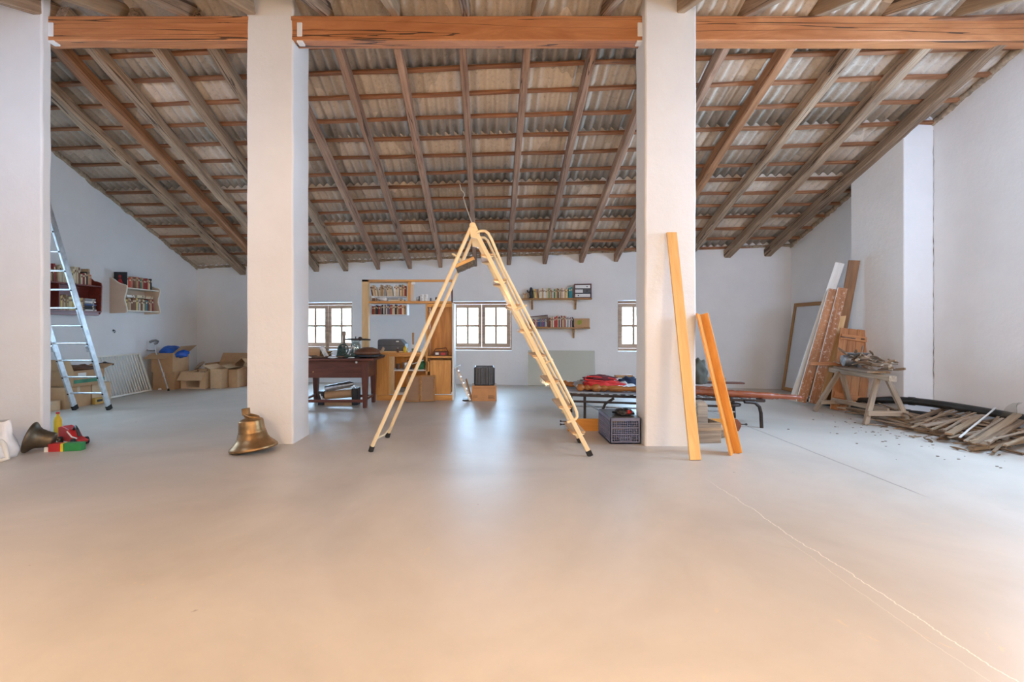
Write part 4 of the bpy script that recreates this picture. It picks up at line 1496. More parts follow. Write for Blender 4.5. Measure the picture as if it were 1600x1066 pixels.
# ------------------------------------------------------------------ workbench
r = thing('workbench', 'antique dark red wooden table with deep apron heaped with tools', 'table', (-2.55, 7.9, 0))
board('table_top', MAHOG, -3.2, -1.87, 7.52, 8.3, 0.785, 0.822, r, 'x', 0.008)
board('apron', MAHOG, -3.09, -1.99, 7.60, 7.63, 0.50, 0.784, r, 'x')
board('apron', MAHOG, -3.09, -1.99, 8.20, 8.23, 0.50, 0.784, r, 'x')
board('apron', MAHOG, -2.035, -2.005, 7.66, 8.17, 0.50, 0.784, r, 'y')
board('apron', MAHOG, -3.095, -3.065, 7.66, 8.17, 0.50, 0.784, r, 'y')
for x in (-3.06, -2.04):
    for y in (7.63, 8.19):
        M = Matrix.Translation((x, y, 0)) @ AX['z'].to_4x4()
        m = MB()
        a, b = 0.048, 0.03
        m.add([(0, -b, -b), (0, b, -b), (0, b, b), (0, -b, b), (0.5, -a, -a), (0.5, a, -a), (0.5, a, a), (0.5, -a, a), (0.783, -a, -a), (0.783, a, -a), (0.783, a, a), (0.783, -a, a)],
              [(0, 1, 2, 3), (0, 4, 5, 1), (1, 5, 6, 2), (2, 6, 7, 3), (3, 7, 4, 0), (4, 8, 9, 5), (5, 9, 10, 6), (6, 10, 11, 7), (7, 11, 8, 4), (11, 10, 9, 8)])
        m.build('leg', MAHOG, r, wm(r).inverted() @ M, bevel=0.005)
for y in (7.63, 8.19):
    board('stretcher', MAHOG, -3.02, -2.08, y - 0.02, y + 0.02, 0.09, 0.135, r, 'x')
for x in (-3.06, -2.04):
    board('stretcher', MAHOG, x - 0.02, x + 0.02, 7.67, 8.15, 0.12, 0.16, r, 'y')
m = wmb(r); m.lathe([(0.0, -0.02), (0.014, -0.018), (0.018, 0), (0.014, 0.016), (0, 0.018)], 14, 0, (-2.17, 7.575, 0.76)); m.tube([(-2.17, 7.6, 0.76), (-2.17, 7.575, 0.76)], 0.008, 8)
m.build('white_knob', WHITE, r)
m = wmb(r); m.tube([(-2.88, 7.6, 0.6), (-2.88, 7.575, 0.6)], [0.008, 0.014], 10); m.build('drawer_knob', BRONZE, r)

TZ = 0.822
carton('brown cardboard box on left end of the dark red table', 0.3, 0.24, 0.15, (-3.03, 7.95, TZ), R(6), CARD, None, tape=False)
for i in range(3):
    m = MB()
    rr_ = 0.105 - 0.012 * i
    m.lathe([(0, 0), (rr_ * 0.8, 0), (rr_, 0.02), (rr_, 0.03), (rr_ * 0.85, 0.038), (0, 0.038)], 28)
    tag(m.build('brass_dish', BRONZE, None, Matrix.Translation((-2.74 + 0.01 * i, 7.78, TZ + 0.0385 * i))), 'round brass dish, %s from the bottom of stack on the dark table' % ordinal(i), 'dish', 'brass dishes stacked on the table')
for i, px in enumerate((511.5, 537.5)):
    x = (px - VX) * 8.12 / F
    m = MB()
    m.lathe([(0, 0), (0.05, 0), (0.05, 0.015), (0.03, 0.04), (0.026, 0.12), (0.034, 0.15), (0.024, 0.18), (0.024, 0.36), (0.033, 0.385), (0.033, 0.42), (0.02, 0.44), (0, 0.44)], 20)
    tag(m.build('wooden_candlestick', GREYWOOD, None, Matrix.Translation((x, 8.12, TZ))), ['left', 'right'][i] + ' of two turned wooden posts standing against the window on table', 'candlestick', 'turned posts on the table')
r = thing('grinding_machine', 'dark green cast iron hand machine with round wheel on the table', 'machine', (-2.47, 7.82, TZ))
m = MB(); m.prism_y([(-0.14, 0), (0.16, 0), (0.13, 0.035), (0.05, 0.06), (0.035, 0.16), (-0.04, 0.2), (-0.08, 0.12), (-0.09, 0.04)], -0.05, 0.05); m.build('machine_body', GREENMETAL, r, bevel=0.012)
m = MB()
m.tube([(0.03 + 0.085 * math.cos(t * 0.2618), -0.075, 0.14 + 0.085 * math.sin(t * 0.2618)) for t in range(25)], 0.012, 8, caps=False)
for t in range(3):
    a = t * math.pi / 3
    m.tube([(0.03 - 0.085 * math.cos(a), -0.075, 0.14 - 0.085 * math.sin(a)), (0.03 + 0.085 * math.cos(a), -0.075, 0.14 + 0.085 * math.sin(a))], 0.008, 6)
m.tube([(0.03, -0.09, 0.14), (0.03, 0.0, 0.14)], 0.02, 12)
m.build('hand_wheel', GREENMETAL, r)
m = MB(); m.tube([(0.12, -0.03, 0.05), (0.17, -0.05, 0.16), (0.185, -0.05, 0.2), (0.205, -0.04, 0.17), (0.2, -0.03, 0.08)], 0.014, 8); m.build('crank', STEEL, r)
m = MB(); m.tube([(0.14, 0.02, 0.02), (0.28, 0.02, 0.05), (0.34, 0.0, 0.03)], [0.03, 0.025, 0.03], 10); m.build('green_arm', GREENMETAL, r)
Mx = Matrix.Translation((-2.665, 7.64, TZ)) @ Matrix.Rotation(R(-28), 4, 'Y')
m = MB(); m.box(-0.035, 0.035, -0.02, 0.02, 0.018, 0.22)
tag(m.build('metal_slab', STEEL, None, Mx, bevel=0.006), 'blue-grey metal slab leaning against the green machine', 'metal bar')
r = thing('glass_jar', 'clip-top glass jar standing behind the green machine on table', 'jar', (-2.32, 8.06, TZ))
m = MB(); m.lathe([(0, 0.002), (0.075, 0.002), (0.082, 0.012), (0.082, 0.2), (0.065, 0.235), (0.06, 0.25), (0.056, 0.25), (0.06, 0.23), (0.077, 0.197), (0.077, 0.014), (0, 0.008)], 28); m.build('jar_body', JARGLASS, r)
m = MB(); m.lathe([(0, 0.282), (0.06, 0.278), (0.066, 0.262), (0.064, 0.25), (0, 0.25)], 24); m.build('lid', JARGLASS, r)
m = MB(); m.tube([(0.068, 0, 0.24), (0.095, 0, 0.2), (0.09, 0, 0.13)], 0.004, 6); m.tube([(0.066 * math.cos(t * .2618), 0.066 * math.sin(t * .2618), 0.238) for t in range(25)], 0.004, 6, caps=False); m.build('wire_clip', STEEL, r)
r = thing('hand_drill', 'dark hand drill resting across top of the clip-top jar', 'tool', (-2.30, 8.06, TZ + 0.30))
m = MB(); m.tube([(-0.2, 0, 0), (-0.12, 0, 0), (0.16, 0, -0.002), (0.24, 0, -0.008)], [0.012, 0.018, 0.016, 0.012], 10); m.tube([(-0.02, 0, 0.0), (-0.02, -0.0, 0.05)], 0.01, 8); m.build('drill_body', DARKMETAL, r)
m = MB(); m.tube([(0.06, -0.02, 0.01), (0.06, 0.02, 0.01)], 0.035, 16); m.build('gear_wheel', DARKMETAL, r)
r = thing('black_tray', 'black metal tray poking over right end of the dark table', 'tray', (-2.0, 7.72, TZ))
m = MB(); m.lathe([(0, 0), (0.15, 0), (0.19, 0.05), (0.195, 0.05), (0.155, -0.0), (0.19, 0.056), (0.185, 0.056), (0.15, 0.008), (0, 0.008)], 32); m.build('tray_body', BLACK, r)
m = MB(); m.tube([(0.18, -0.03, 0.05), (0.26, -0.03, 0.03), (0.26, 0.03, 0.03), (0.18, 0.03, 0.05)], 0.012, 8); m.build('tray_handle', BLACK, r)
r = thing('leather_saddle', 'round brown leather seat lying on the black tray', 'seat', (-2.02, 7.74, TZ + 0.058))
m = MB(); m.lathe([(0, 0), (0.2, 0.0), (0.225, 0.02), (0.22, 0.045), (0.17, 0.085), (0.08, 0.115), (0, 0.12)], 32); m.build('seat_pad', BROWNLEATHER, r)
m = MB(); m.tube([(0.20, -0.03, 0.03), (0.25, -0.04, 0.06), (0.265, -0.03, 0.10), (0.25, 0, 0.11)], [0.02, 0.028, 0.025, 0.015], 8); m.build('pale_knob', LATH_PALE, r)
o = MB().blob((0, 0, 0.012), 0.055, 0.05, 0.012, 0.05, 1, flat=0.9)
tag(o.build('white_saucer', WHITE, None, Matrix.Translation((-2.25, 7.58, TZ))), 'small white saucer on front edge of the dark table', 'saucer')
r = thing('scrap_bundle', 'heap of dark tools lying along front of the dark table', 'tools', (-2.85, 7.6, TZ))
m = MB()
rnd = random.Random(8)
for i in range(9):
    x = rnd.uniform(-0.2, 0.35); a = rnd.uniform(-0.5, 0.5)
    y = rnd.uniform(-0.03, 0.08); L = rnd.uniform(0.08, 0.16); z = rnd.uniform(0.012, 0.04)
    m.tube([(x - L * math.cos(a), y - L * math.sin(a) * 0.4, z), (x + L * math.cos(a), y + L * math.sin(a) * 0.4, z)], rnd.uniform(0.008, 0.014), 7)
m.build('iron_tools', RUST, r)
for i, (x, z) in enumerate(((-2.98, 0.03), (-2.55, 0.02))):
    o = MB().blob((0, 0, 0.018), 0.07, 0.04, 0.018, 0.3, i, flat=0.8)
    tag(o.build('paper_scrap', WHITECLOTH, None, Matrix.Translation((x, 7.55, TZ))), ['white rag at left front edge of the dark table', 'white rag in front of the green machine'][i], 'rag')

# roller device standing between the table legs
r = thing('roller_machine', 'silver roller on a brown bundle with black ends under the table', 'machine', (-2.5, 7.95, 0))
for s, x in ((0, -2.86), (1, -2.28)):
    m = wmb(r); m.box(x - 0.05, x + 0.05, 7.85, 8.05, 0.0, 0.24 if s == 0 else 0.29); m.build('end_bracket', BLACK, r, bevel=0.01)
m = wmb(r); m.tube([(-2.78, 7.88, 0.28), (-2.36, 7.88, 0.36)], 0.055, 20); m.build('silver_roller', STEEL, r)
m = wmb(r); m.tube([(-2.36, 7.88, 0.36), (-2.31, 7.88, 0.37)], [0.04, 0.03], 14); m.tube([(-2.3, 7.88, 0.33), (-2.25, 7.9, 0.24)], 0.02, 8); m.build('roller_end', STEEL, r)
m = wmb(r); m.tube([(-2.8, 7.93, 0.16), (-2.34, 7.93, 0.20)], 0.07, 14); m.box(-2.8, -2.3, 7.87, 8.03, 0.0, 0.05); m.build('brown_bundle', CARD, r)
m = wmb(r)
for k in range(3):
    m.tube([(-2.86 + k * 0.03, 7.83, 0.2 - k * 0.04), (-2.82 + k * 0.03, 7.82, 0.09)], 0.012, 8)
m.build('metal_clips', STEEL, r)

# ------------------------------------------------------------------ pine wall unit
CY = 8.40


def cx_(px, Y=CY):
    return (px - VX) * Y / F


def cz_(py, Y=CY):
    return CH + (HY - py) * Y / F


r = thing('pine_cabinet', 'large orange pine wall unit with open shelves, doors missing', 'cabinet', (cx_(637), 8.6, 0))
D1 = 8.78
xa, xb = cx_(565.5), cx_(709)
board('post', PINE_PALE, xa, cx_(576), CY, CY + 0.06, cz_(551), cz_(437), r, 'z')
board('post', PINE_PALE, xa, xa + 0.03, CY + 0.06, D1, cz_(551), cz_(440), r, 'z')
board('top_rail', PINE, xa, xb - 0.03, CY, CY + 0.06, cz_(440.5), cz_(437), r, 'x')
board('top_board', PINE, xa, cx_(642), CY + 0.06, D1, cz_(440), cz_(438.5), r, 'x')
board('shelf_board', PINE, cx_(576), cx_(706), CY, D1, cz_(474), cz_(470.5), r, 'x')
board('divider', PINE, cx_(637), cx_(641.5), CY + 0.01, D1, cz_(470), cz_(441), r, 'z')
board('post', MAHOG, cx_(705), cx_(707.5), CY, CY + 0.05, cz_(473), cz_(440.5), r, 'z', label='thin dark upright at right end of upper frame')
# tall right compartment
board('side_panel', PINE, cx_(665), cx_(668), CY, D1, cz_(617), cz_(474.5), r, 'z')
board('side_panel', WHITEWOOD, cx_(706.5), cx_(709.5), CY, D1 + 0.05, 0.0, cz_(474), r, 'z', label='white painted outer face of right side')
board('back_panel', PINE, cx_(668.3), cx_(706.2), D1 - 0.03, D1 - 0.01, 0.10, cz_(476), r, 'z')
board('header', PINE_VARN, cx_(668.3), cx_(706.2), CY, CY + 0.03, cz_(480), cz_(474.7), r, 'x')
board('shelf_board', PINE, cx_(668.3), cx_(706.2), CY, D1 - 0.035, cz_(559.5), cz_(556.5), r, 'x')
board('cabinet_door', PINE, cx_(672), cx_(705), CY - 0.004, CY + 0.018, cz_(616), cz_(563), r, 'z')
board('drawer_side', PINE, cx_(666), cx_(671), CY, CY + 0.3, cz_(581), cz_(565), r, 'y')
# lower left cabinet
board('counter_top', PINE, cx_(586), cx_(664.7), CY - 0.02, D1, cz_(554), cz_(551), r, 'x')
board('end_panel', PINE, cx_(587.5), cx_(608), CY, CY + 0.03, cz_(617), cz_(554.3), r, 'z')
board('side_panel', PINE, cx_(587.5), cx_(589.5), CY + 0.03, D1, cz_(617), cz_(554.3), r, 'z')
board('inner_frame', PINE_PALE, cx_(608.2), cx_(615), CY + 0.004, CY + 0.03, cz_(616), cz_(557), r, 'z')
board('top_rail', PINE, cx_(608.2), cx_(664.7), CY, CY + 0.03, cz_(557.5), cz_(554.3), r, 'x')
board('inner_frame', WHITEWOOD, cx_(615.2), cx_(664), CY + 0.01, CY + 0.03, cz_(616), cz_(613), r, 'x')
board('shelf_board', WHITEWOOD, cx_(610), cx_(664.7), CY + 0.031, D1 - 0.03, cz_(580.3), cz_(578), r, 'x', label='white inner shelf')
board('back_panel', PINE_VARN, cx_(610), cx_(664.5), D1 - 0.025, D1 - 0.012, 0.12, cz_(556), r, 'z')
board('bottom_board', WHITEWOOD, cx_(610), cx_(664.7), CY + 0.031, D1 - 0.03, cz_(616), cz_(614), r, 'x')
board('plinth', PINE, cx_(588), cx_(706.3), CY - 0.006, CY + 0.02, 0.0, cz_(617.2), r, 'x')
board('plinth', PINE, cx_(588), cx_(588) + 0.02, CY + 0.021, D1 - 0.01, 0.0, cz_(617.2), r, 'y')
# white inset book rack hanging inside the upper left bay
r2 = thing('book_rack', 'white two-tier book rack hung in upper left bay of pine unit', 'book rack', (cx_(605), 8.6, 0))
for za in (cz_(463.5), cz_(492.5)):
    board('rack_shelf', WHITEWOOD, cx_(576.4), cx_(633), CY + 0.1, CY + 0.3, za, za + 0.016, r2, 'x')
board('rack_side', WHITEWOOD, cx_(634), cx_(636.6), CY + 0.1, CY + 0.3, cz_(469.5), cz_(442.5), r2, 'z')
board('rack_side', WHITEWOOD, cx_(633.2), cx_(634.9), CY + 0.1, CY + 0.3, cz_(492.5), cz_(474.8), r2, 'z')
board('rack_side', WHITEWOOD, cx_(576.2), cx_(577.6), CY + 0.1, CY + 0.3, cz_(490.4), cz_(474.8), r2, 'z')
board('rack_divider', WHITEWOOD, cx_(597), cx_(598), CY + 0.1, CY + 0.3, cz_(490.4), cz_(474.8), r2, 'z')
I4 = Matrix.Identity(4)
Mr = Matrix.Translation((0, 0, 0))
book_row(Mr, cx_(577), cx_(633), cz_(463.5) + 0.017, CY + 0.12, 0.16, 0.215, 0.018, 0.035, 0.15, ['cream', 'cream', 'tan', 'white', 'brown', 'dark red', 'grey', 'cream'], 'upper tier of white rack in pine unit', 41, 0.5)
book_row(Mr, cx_(578.5), cx_(596.8), cz_(492.5) + 0.017, CY + 0.12, 0.15, 0.185, 0.02, 0.036, 0.15, ['dark red', 'dark red', 'grey', 'brown', 'black'], 'left half of lower tier in white rack', 42, 0.0)
book_row(Mr, cx_(598.3), cx_(632.6), cz_(492.5) + 0.017, CY + 0.12, 0.15, 0.185, 0.02, 0.036, 0.15, ['cream', 'tan', 'brown', 'orange', 'dark red', 'black', 'blue', 'tan'], 'right half of lower tier in white rack', 43, 0.0)
SZ = cz_(470.5) + 0.001
for i, (px, wd, col) in enumerate(((582, 0.1, 'brown'), (600, 0.3, 'white'), (622, 0.16, 'grey'))):
    pass
book_pile(Mr, cx_(581), SZ, CY + 0.05, [0.09, 0.08], ['brown', 'dark red'], 'at left end of main shelf of pine unit', 44, 'flat books on main shelf of the pine unit')
book_pile(Mr, cx_(609), SZ, CY + 0.05, [0.26, 0.22], ['grey', 'cream', 'brown'], 'in middle of main shelf under white rack', 45, 'flat books on main shelf of the pine unit')
r = thing('white_mug', 'white beaker at left end of main shelf of pine unit', 'mug', (cx_(574.8) + 0.05, CY + 0.12, SZ))
m = MB(); m.lathe([(0, 0), (0.035, 0), (0.04, 0.01), (0.042, 0.1), (0.038, 0.1), (0.036, 0.012), (0, 0.01)], 20); m.build('mug_body', WHITE, r)
o = MB().blob((0, 0, 0.035), 0.09, 0.05, 0.038, 0.35, 6, flat=0.9)
tag(o.build('white_rag', WHITECLOTH, None, Matrix.Translation((cx_(597), CY + 0.1, SZ))), 'crumpled white cloth on the main shelf of pine unit', 'cloth')


def bottle(name, label, x, y, z, rad, h, mat, capm=None, cat='bottle'):
    r = thing(name, label, cat, (x, y, z))
    m = MB()
    m.lathe([(0, 0), (rad * 0.9, 0), (rad, rad * 0.15), (rad, h * 0.62), (rad * 0.85, h * 0.72), (rad * 0.4, h * 0.82), (rad * 0.38, h * 0.9), (0, h * 0.9)], 20)
    m.build('bottle_body', mat, r)
    m = MB()
    m.lathe([(rad * 0.45, h * 0.86), (rad * 0.45, h), (0, h)], 14)
    m.build('cap', capm or WHITE, r)
    return r


for i, (px, wd, hh, mt, nm, lab) in enumerate((
        (646.5, 0.02, 0.05, WHITE, 'small_pot', 'tiny white pot just right of divider in pine unit'),
        (651, 0.02, 0.08, STEEL, 'spray_can', 'small grey can right of divider in pine unit'),
        (653.8, 0.013, 0.095, CHAR, 'spray_can', 'slim dark can right of divider in pine unit'),
        (672, 0.014, 0.06, CHAR, 'spray_can', 'small dark can beside stacked white cups'),
        (676.5, 0.02, 0.055, WHITE, 'small_pot', 'tiny white pot beside the black radio'))):
    m = MB(); m.lathe([(0, 0), (wd, 0), (wd, hh * 0.9), (wd * 0.8, hh), (0, hh)], 16)
    tag(m.build(nm, mt, None, Matrix.Translation((cx_(px), CY + 0.1, SZ))), lab, 'pot')
for i in range(3):
    for s in (0, 1):
        m = MB(); m.lathe([(0, 0), (0.024, 0), (0.032, 0.042), (0.029, 0.042), (0.022, 0.004), (0, 0.004)], 18)
        m.tube([(0.03, 0, 0.034), (0.046, 0, 0.03), (0.042, 0, 0.012), (0.026, 0, 0.01)], 0.004, 6)
        tag(m.build('white_cup', WHITE, None, Matrix.Translation((cx_(658.3) + 0.07 * s, CY + 0.1, SZ + 0.0425 * i))), 'white cup, %s from the bottom in %s stack on pine unit shelf' % (ordinal(i), ['left', 'right'][s]), 'cup', 'white cups stacked on the pine unit')
r = thing('small_radio', 'small black box on white base on main shelf behind ladder legs', 'radio', (cx_(683.5), CY + 0.12, SZ))
m = MB(); m.box(-0.05, 0.05, -0.03, 0.03, 0.024, 0.075); m.build('radio_body', BLACK, r, bevel=0.006)
m = MB(); m.box(-0.04, 0.04, -0.03, 0.03, 0, 0.024); m.build('white_base', WHITE, r, bevel=0.003)
for i, px in enumerate((645.2, 700)):
    m = MB(); m.box(-0.035, 0.035, -0.012, 0.012, -0.045, 0.0)
    tag(m.build('cabinet_lamp', WHITE, None, Matrix.Translation((cx_(px if i == 0 else 697), CY + 0.03, cz_(440.5))), bevel=0.003), ['small white block under top rail, beside the divider of pine unit', 'small white block under top rail, near right end of pine unit'][i], 'fitting', 'white blocks under the top rail')

# on the counter
KZ = cz_(551) + 0.001
r = thing('tool_case', 'dark grey plastic tool case lying on counter of pine unit', 'case', (cx_(610.5), CY + 0.2, KZ + 0.025))
m = MB()
m.prism_y([(-0.25, 0.0), (0.235, 0.0), (0.255, 0.03), (0.255, 0.12), (0.17, 0.205), (0.12, 0.212), (-0.235, 0.212), (-0.25, 0.18)], -0.16, 0.16)
m.build('case_body', CHAR, r, bevel=0.012)
m = MB(); m.box(0.09, 0.14, -0.163, -0.158, 0.165, 0.185); m.build('case_label', WHITE, r)
m = MB(); m.box(-0.24, 0.22, -0.166, -0.158, 0.098, 0.106); m.build('case_seam', BLACK, r)
o = MB(); o.box(-0.26, 0.26, -0.18, 0.18, 0, 0.024)
tag(o.build('wooden_board', PINE_PALE, None, Matrix.Translation((cx_(607), CY + 0.19, KZ)), bevel=0.003), 'pale wooden board under the grey tool case', 'board')
bottle('brown_bottle', 'tiny brown bottle with white cap on counter of pine unit', cx_(621.5), CY + 0.04 - 0.03, KZ, 0.022, 0.085, BROWNLEATHER)
bottle('yellow_bottle', 'yellow plastic bottle on counter of pine unit', cx_(632.5), CY + 0.03, KZ, 0.035, 0.12, YELLOW, YELLOW)
m = MB(); m.box(-0.02, 0.02, -0.02, 0.02, 0, 0.03)
tag(m.build('small_box', WHITE, None, Matrix.Translation((cx_(638.5), CY + 0.02, KZ)), bevel=0.003), 'tiny white box right of yellow bottle on the counter', 'box')
r = thing('hand_brush', 'upright brush with long brown wooden handle on counter', 'brush', (cx_(644), CY + 0.12, KZ))
m = MB(); m.box(-0.03, 0.03, -0.015, 0.015, 0, 0.14); m.build('brush_head', WHITECLOTH, r, bevel=0.004)
m = MB(); m.tube([(0, 0, 0.14), (0, 0, 0.25), (0, 0, 0.36)], [0.016, 0.02, 0.022], 10); m.build('handle', FRAMEWOOD, r)
r = thing('glass_dish', 'pale green glass dish on counter behind ladder legs', 'dish', (cx_(647.5), CY + 0.06, KZ))
m = MB(); m.lathe([(0, 0), (0.05, 0), (0.06, 0.07), (0.056, 0.07), (0.046, 0.006), (0, 0.006)], 24); m.build('dish_body', JARGLASS, r)
r = thing('white_tub', 'small white tub between the two ladder legs on counter', 'tub', (cx_(658), CY + 0.06, KZ))
m = MB(); m.lathe([(0, 0), (0.045, 0), (0.05, 0.05), (0.0, 0.05)], 20); m.build('tub_body', WHITE, r)
m = MB(); m.lathe([(0.053, 0.05), (0.053, 0.06), (0, 0.062)], 20); m.build('lid', WHITE, r)
# inside lower cabinet
LZ = cz_(578) + 0.001
for (px, hh, rd, mt, nm, lab) in ((622, 0.10, 0.035, RUST, 'rusty_tin', 'rusty tin on the white inner shelf of pine unit'), (633, 0.12, 0.04, STEEL, 'metal_tin', 'grey metal tin on the white inner shelf, left one'), (640, 0.17, 0.045, CHAR, 'metal_tin', 'taller dark tin on the white inner shelf')):
    m = MB(); m.lathe([(0, 0), (rd, 0), (rd, hh * 0.95), (rd * 0.92, hh), (0, hh)], 20)
    tag(m.build(nm, mt, None, Matrix.Translation((cx_(px, 8.55), 8.56, LZ))), lab, 'tin')
r = thing('green_bag', 'green plastic bag with white strap on white inner shelf', 'bag', (cx_(656), CY + 0.14, LZ))
m = MB(); m.blob((0, 0, 0.085), 0.085, 0.07, 0.10, 0.3, 12, 22, 14, flat=0.85); m.build('bag_body', TEAL, r)
m = MB(); m.tube([(-0.15, -0.06, 0.10), (-0.08, -0.085, 0.12), (0.0, -0.09, 0.15), (0.06, -0.07, 0.17)], 0.01, 8); m.build('strap', WHITE, r)
bz_ = cz_(614) + 0.001
o = MB(); o.box(-0.13, 0.13, -0.08, 0.08, 0, 0.07)
tag(o.build('blue_carton', GREYCLOTH, None, Matrix.Translation((cx_(632), CY + 0.2, bz_)), bevel=0.004), 'grey-blue packet on bottom of the open pine cupboard', 'packet')
# tray on right shelf
PZ = cz_(556.5) + 0.001
r = thing('tool_tray', 'dark red tool box with small packets on right shelf', 'tool box', (cx_(687.5), CY + 0.15, PZ))
m = MB()
for a_ in (-1, 1):
    m.box(-0.13, 0.13, a_ * 0.09 - 0.006, a_ * 0.09 + 0.006, 0, 0.075)
    m.box(a_ * 0.13 - 0.006, a_ * 0.13 + 0.006, -0.09, 0.09, 0, 0.075)
m.box(-0.13, 0.13, -0.09, 0.09, 0, 0.008)
m.build('tray_body', MAHOG, r, bevel=0.004)
m = MB(); m.tube([(-0.13, 0, 0.07), (-0.1, 0, 0.12), (0.1, 0, 0.14), (0.13, 0, 0.07)], 0.008, 8); m.build('tray_handle', MAHOG, r)
m = MB(); m.box(-0.09, -0.03, -0.1, -0.096, 0.02, 0.06); m.build('white_label', WHITE, r)
m = MB(); m.box(0.01, 0.09, -0.1, -0.096, 0.015, 0.055); m.build('red_label', RED, r)

# two framed hardboard doors leaning on the unit
for i, (pa, pb, ya_) in enumerate(((634, 655.5, 8.2), (656.5, 679.5, 8.2))):
    x0, x1 = (pa - VX) * 8.23 / F, (pb - VX) * 8.23 / F
    Mx = Matrix.Translation((x0, 8.22, 0.0)) @ Matrix.Rotation(R(-13), 4, 'X') @ Matrix.Rotation(R([1.5, -1][i]), 4, 'Y')
    r = thing('framed_hardboard', ['brown framed cupboard door leaning on pine unit, behind the ladder legs', 'brown framed cupboard door leaning on pine unit, right of the ladder legs'][i], 'cupboard door', M=Mx)
    W_ = x1 - x0
    H_ = 0.475
    for (a0, a1, b0, b1) in ((0, 0.028, 0.004, H_), (W_ - 0.028, W_, 0.004, H_)):
        m = MB(); m.box(a0, a1, -0.01, 0.01, b0, b1); m.build('door_stile', FRAMEWOOD, r, bevel=0.003)
    for b0 in (0.004, H_ - 0.028):
        m = MB(); m.box(0.028, W_ - 0.028, -0.01, 0.01, b0, b0 + 0.028); m.build('door_rail', FRAMEWOOD, r, bevel=0.003)
    m = MB(); m.box(0.026, W_ - 0.026, -0.004, 0.004, 0.03, H_ - 0.026); m.build('door_panel', HARDBOARD, r)

# folded narrow metal stool leaning on the white side
r = thing('folding_steps', 'narrow folded metal steps leaning against white side of pine unit', 'steps', (-0.45, 8.32, 0))
b0, b1 = P(735, 624, 8.40), P(713, 575, 8.55)
b0.z = 0.01
for dy in (-0.1, 0.1):
    m = wmb(r); m.bar(b0 + Vector((0, dy, 0)), b1 + Vector((0, dy, 0)), 0.018, 0.032, 0, (1, 0, 0)); m.build('stile', STEEL, r, bevel=0.003)
    m = wmb(r); m.bar(b0 + Vector((0.03, dy * 0.8, 0.0)), b0 + Vector((-0.08, dy * 0.8, 0.38)), 0.014, 0.02, 0, (1, 0, 0)); m.build('rear_leg', FRAMEWOOD, r, bevel=0.003)
for k in range(5):
    c = b0.lerp(b1, 0.15 + k * 0.19)
    m = wmb(r); m.bar(c + Vector((0, -0.1, 0)), c + Vector((0, 0.1, 0)), 0.05, 0.012, 0, (0.4, 0, 1)); m.build('step', STEEL, r, bevel=0.002)
m = wmb(r); m.bar(b1 + Vector((-0.045, 0, -0.01)), b1 + Vector((0.075, 0, 0.045)), 0.22, 0.02, 0, (0, 0, 1)); m.build('top_step', WHITEWOOD, r, bevel=0.004)
m = wmb(r); m.bar(b0 + Vector((-0.14, -0.0, 0.006)), b0 + Vector((0.02, 0, 0.01)), 0.2, 0.014, 0, (0, 0, 1)); m.build('foot_plate', DARKMETAL, r)

# crate on a carton
carton('orange-brown cardboard box with printed text on floor under black crate', 0.45, 0.36, 0.275, ((756.5 - VX) * 8.45 / F, 8.48, 0), R(0.5), CARD_ORANGE, None, tape=False)
m = MB()
for k in range(4):
    m.box(0.07, 0.19 - 0.02 * (k % 2), -0.1815, -0.1805, 0.045 + k * 0.016, 0.053 + k * 0.016)
m.box(-0.2, 0.2, -0.1815, -0.1805, 0.235, 0.24)
for k in range(3):
    m.box(-0.2, -0.12, -0.1815, -0.1805, 0.06 + k * 0.022, 0.066 + k * 0.022)
o = m.build('printed_lines', BROWNLEATHER, bpy.data.objects[[o.name for o in bpy.data.objects if o.get('label', '').startswith('orange-brown cardboard')][0]])


def crate(label, W, D, H, loc, rz, mat, cell=0.03, ribs=False, grid_sides=True):
    r = thing('plastic_crate', label, 'crate', loc, rz)
    t = 0.012
    b = MB()
    b.box(-W / 2, W / 2, -D / 2, D / 2, 0, 0.015)
    b.build('crate_floor', mat, r)
    for k, (L, Mx) in enumerate(((W, Matrix.Translation((0, -D / 2, 0))), (W, Matrix.Translation((0, D / 2, 0)) @ Matrix.Rotation(R(180), 4, 'Z')),
                                 (D, Matrix.Translation((-W / 2, 0, 0)) @ Matrix.Rotation(R(-90), 4, 'Z')), (D, Matrix.Translation((W / 2, 0, 0)) @ Matrix.Rotation(R(90), 4, 'Z')))):
        b = MB()
        h = L / 2
        b.box(-h, h, 0, t, 0.0, 0.03)
        b.box(-h, h, 0, t, H - 0.035, H)
        b.box(-h, -h + 0.025, 0, t, 0.03, H - 0.035)
        b.box(h - 0.025, h, 0, t, 0.03, H - 0.035)
        if ribs:
            for s in (-0.55, -0.3, 0.3, 0.55):
                b.box(s * h - 0.014, s * h + 0.014, -0.02, t, 0.01, H - 0.02)
            b.box(-h + 0.02, h - 0.02, 0.004, 0.008, 0.03, H - 0.035)
        else:
            n = int((L - 0.05) / cell)
            for i in range(1, n):
                x = -h + 0.025 + (L - 0.05) * i / n
                b.box(x - 0.0035, x + 0.0035, 0.002, 0.009, 0.03, H - 0.035)
            n = int((H - 0.06) / cell)
            for i in range(1, n):
                z = 0.03 + (H - 0.065) * i / n
                b.box(-h + 0.025, h - 0.025, 0.003, 0.010, z - (0.008 if i % 3 == 0 else 0.0035), z + (0.008 if i % 3 == 0 else 0.0035))
            # hand slot
            b.box(-0.06, 0.06, -0.004, 0.004, 0.035, 0.043)
            b.box(-0.06, 0.06, -0.004, 0.004, 0.068, 0.076)
            b.box(-0.066, -0.058, -0.004, 0.004, 0.035, 0.076)
            b.box(0.058, 0.066, -0.004, 0.004, 0.035, 0.076)
        b.build('crate_side', mat, r, Mx, bevel=0.0015)
    return r


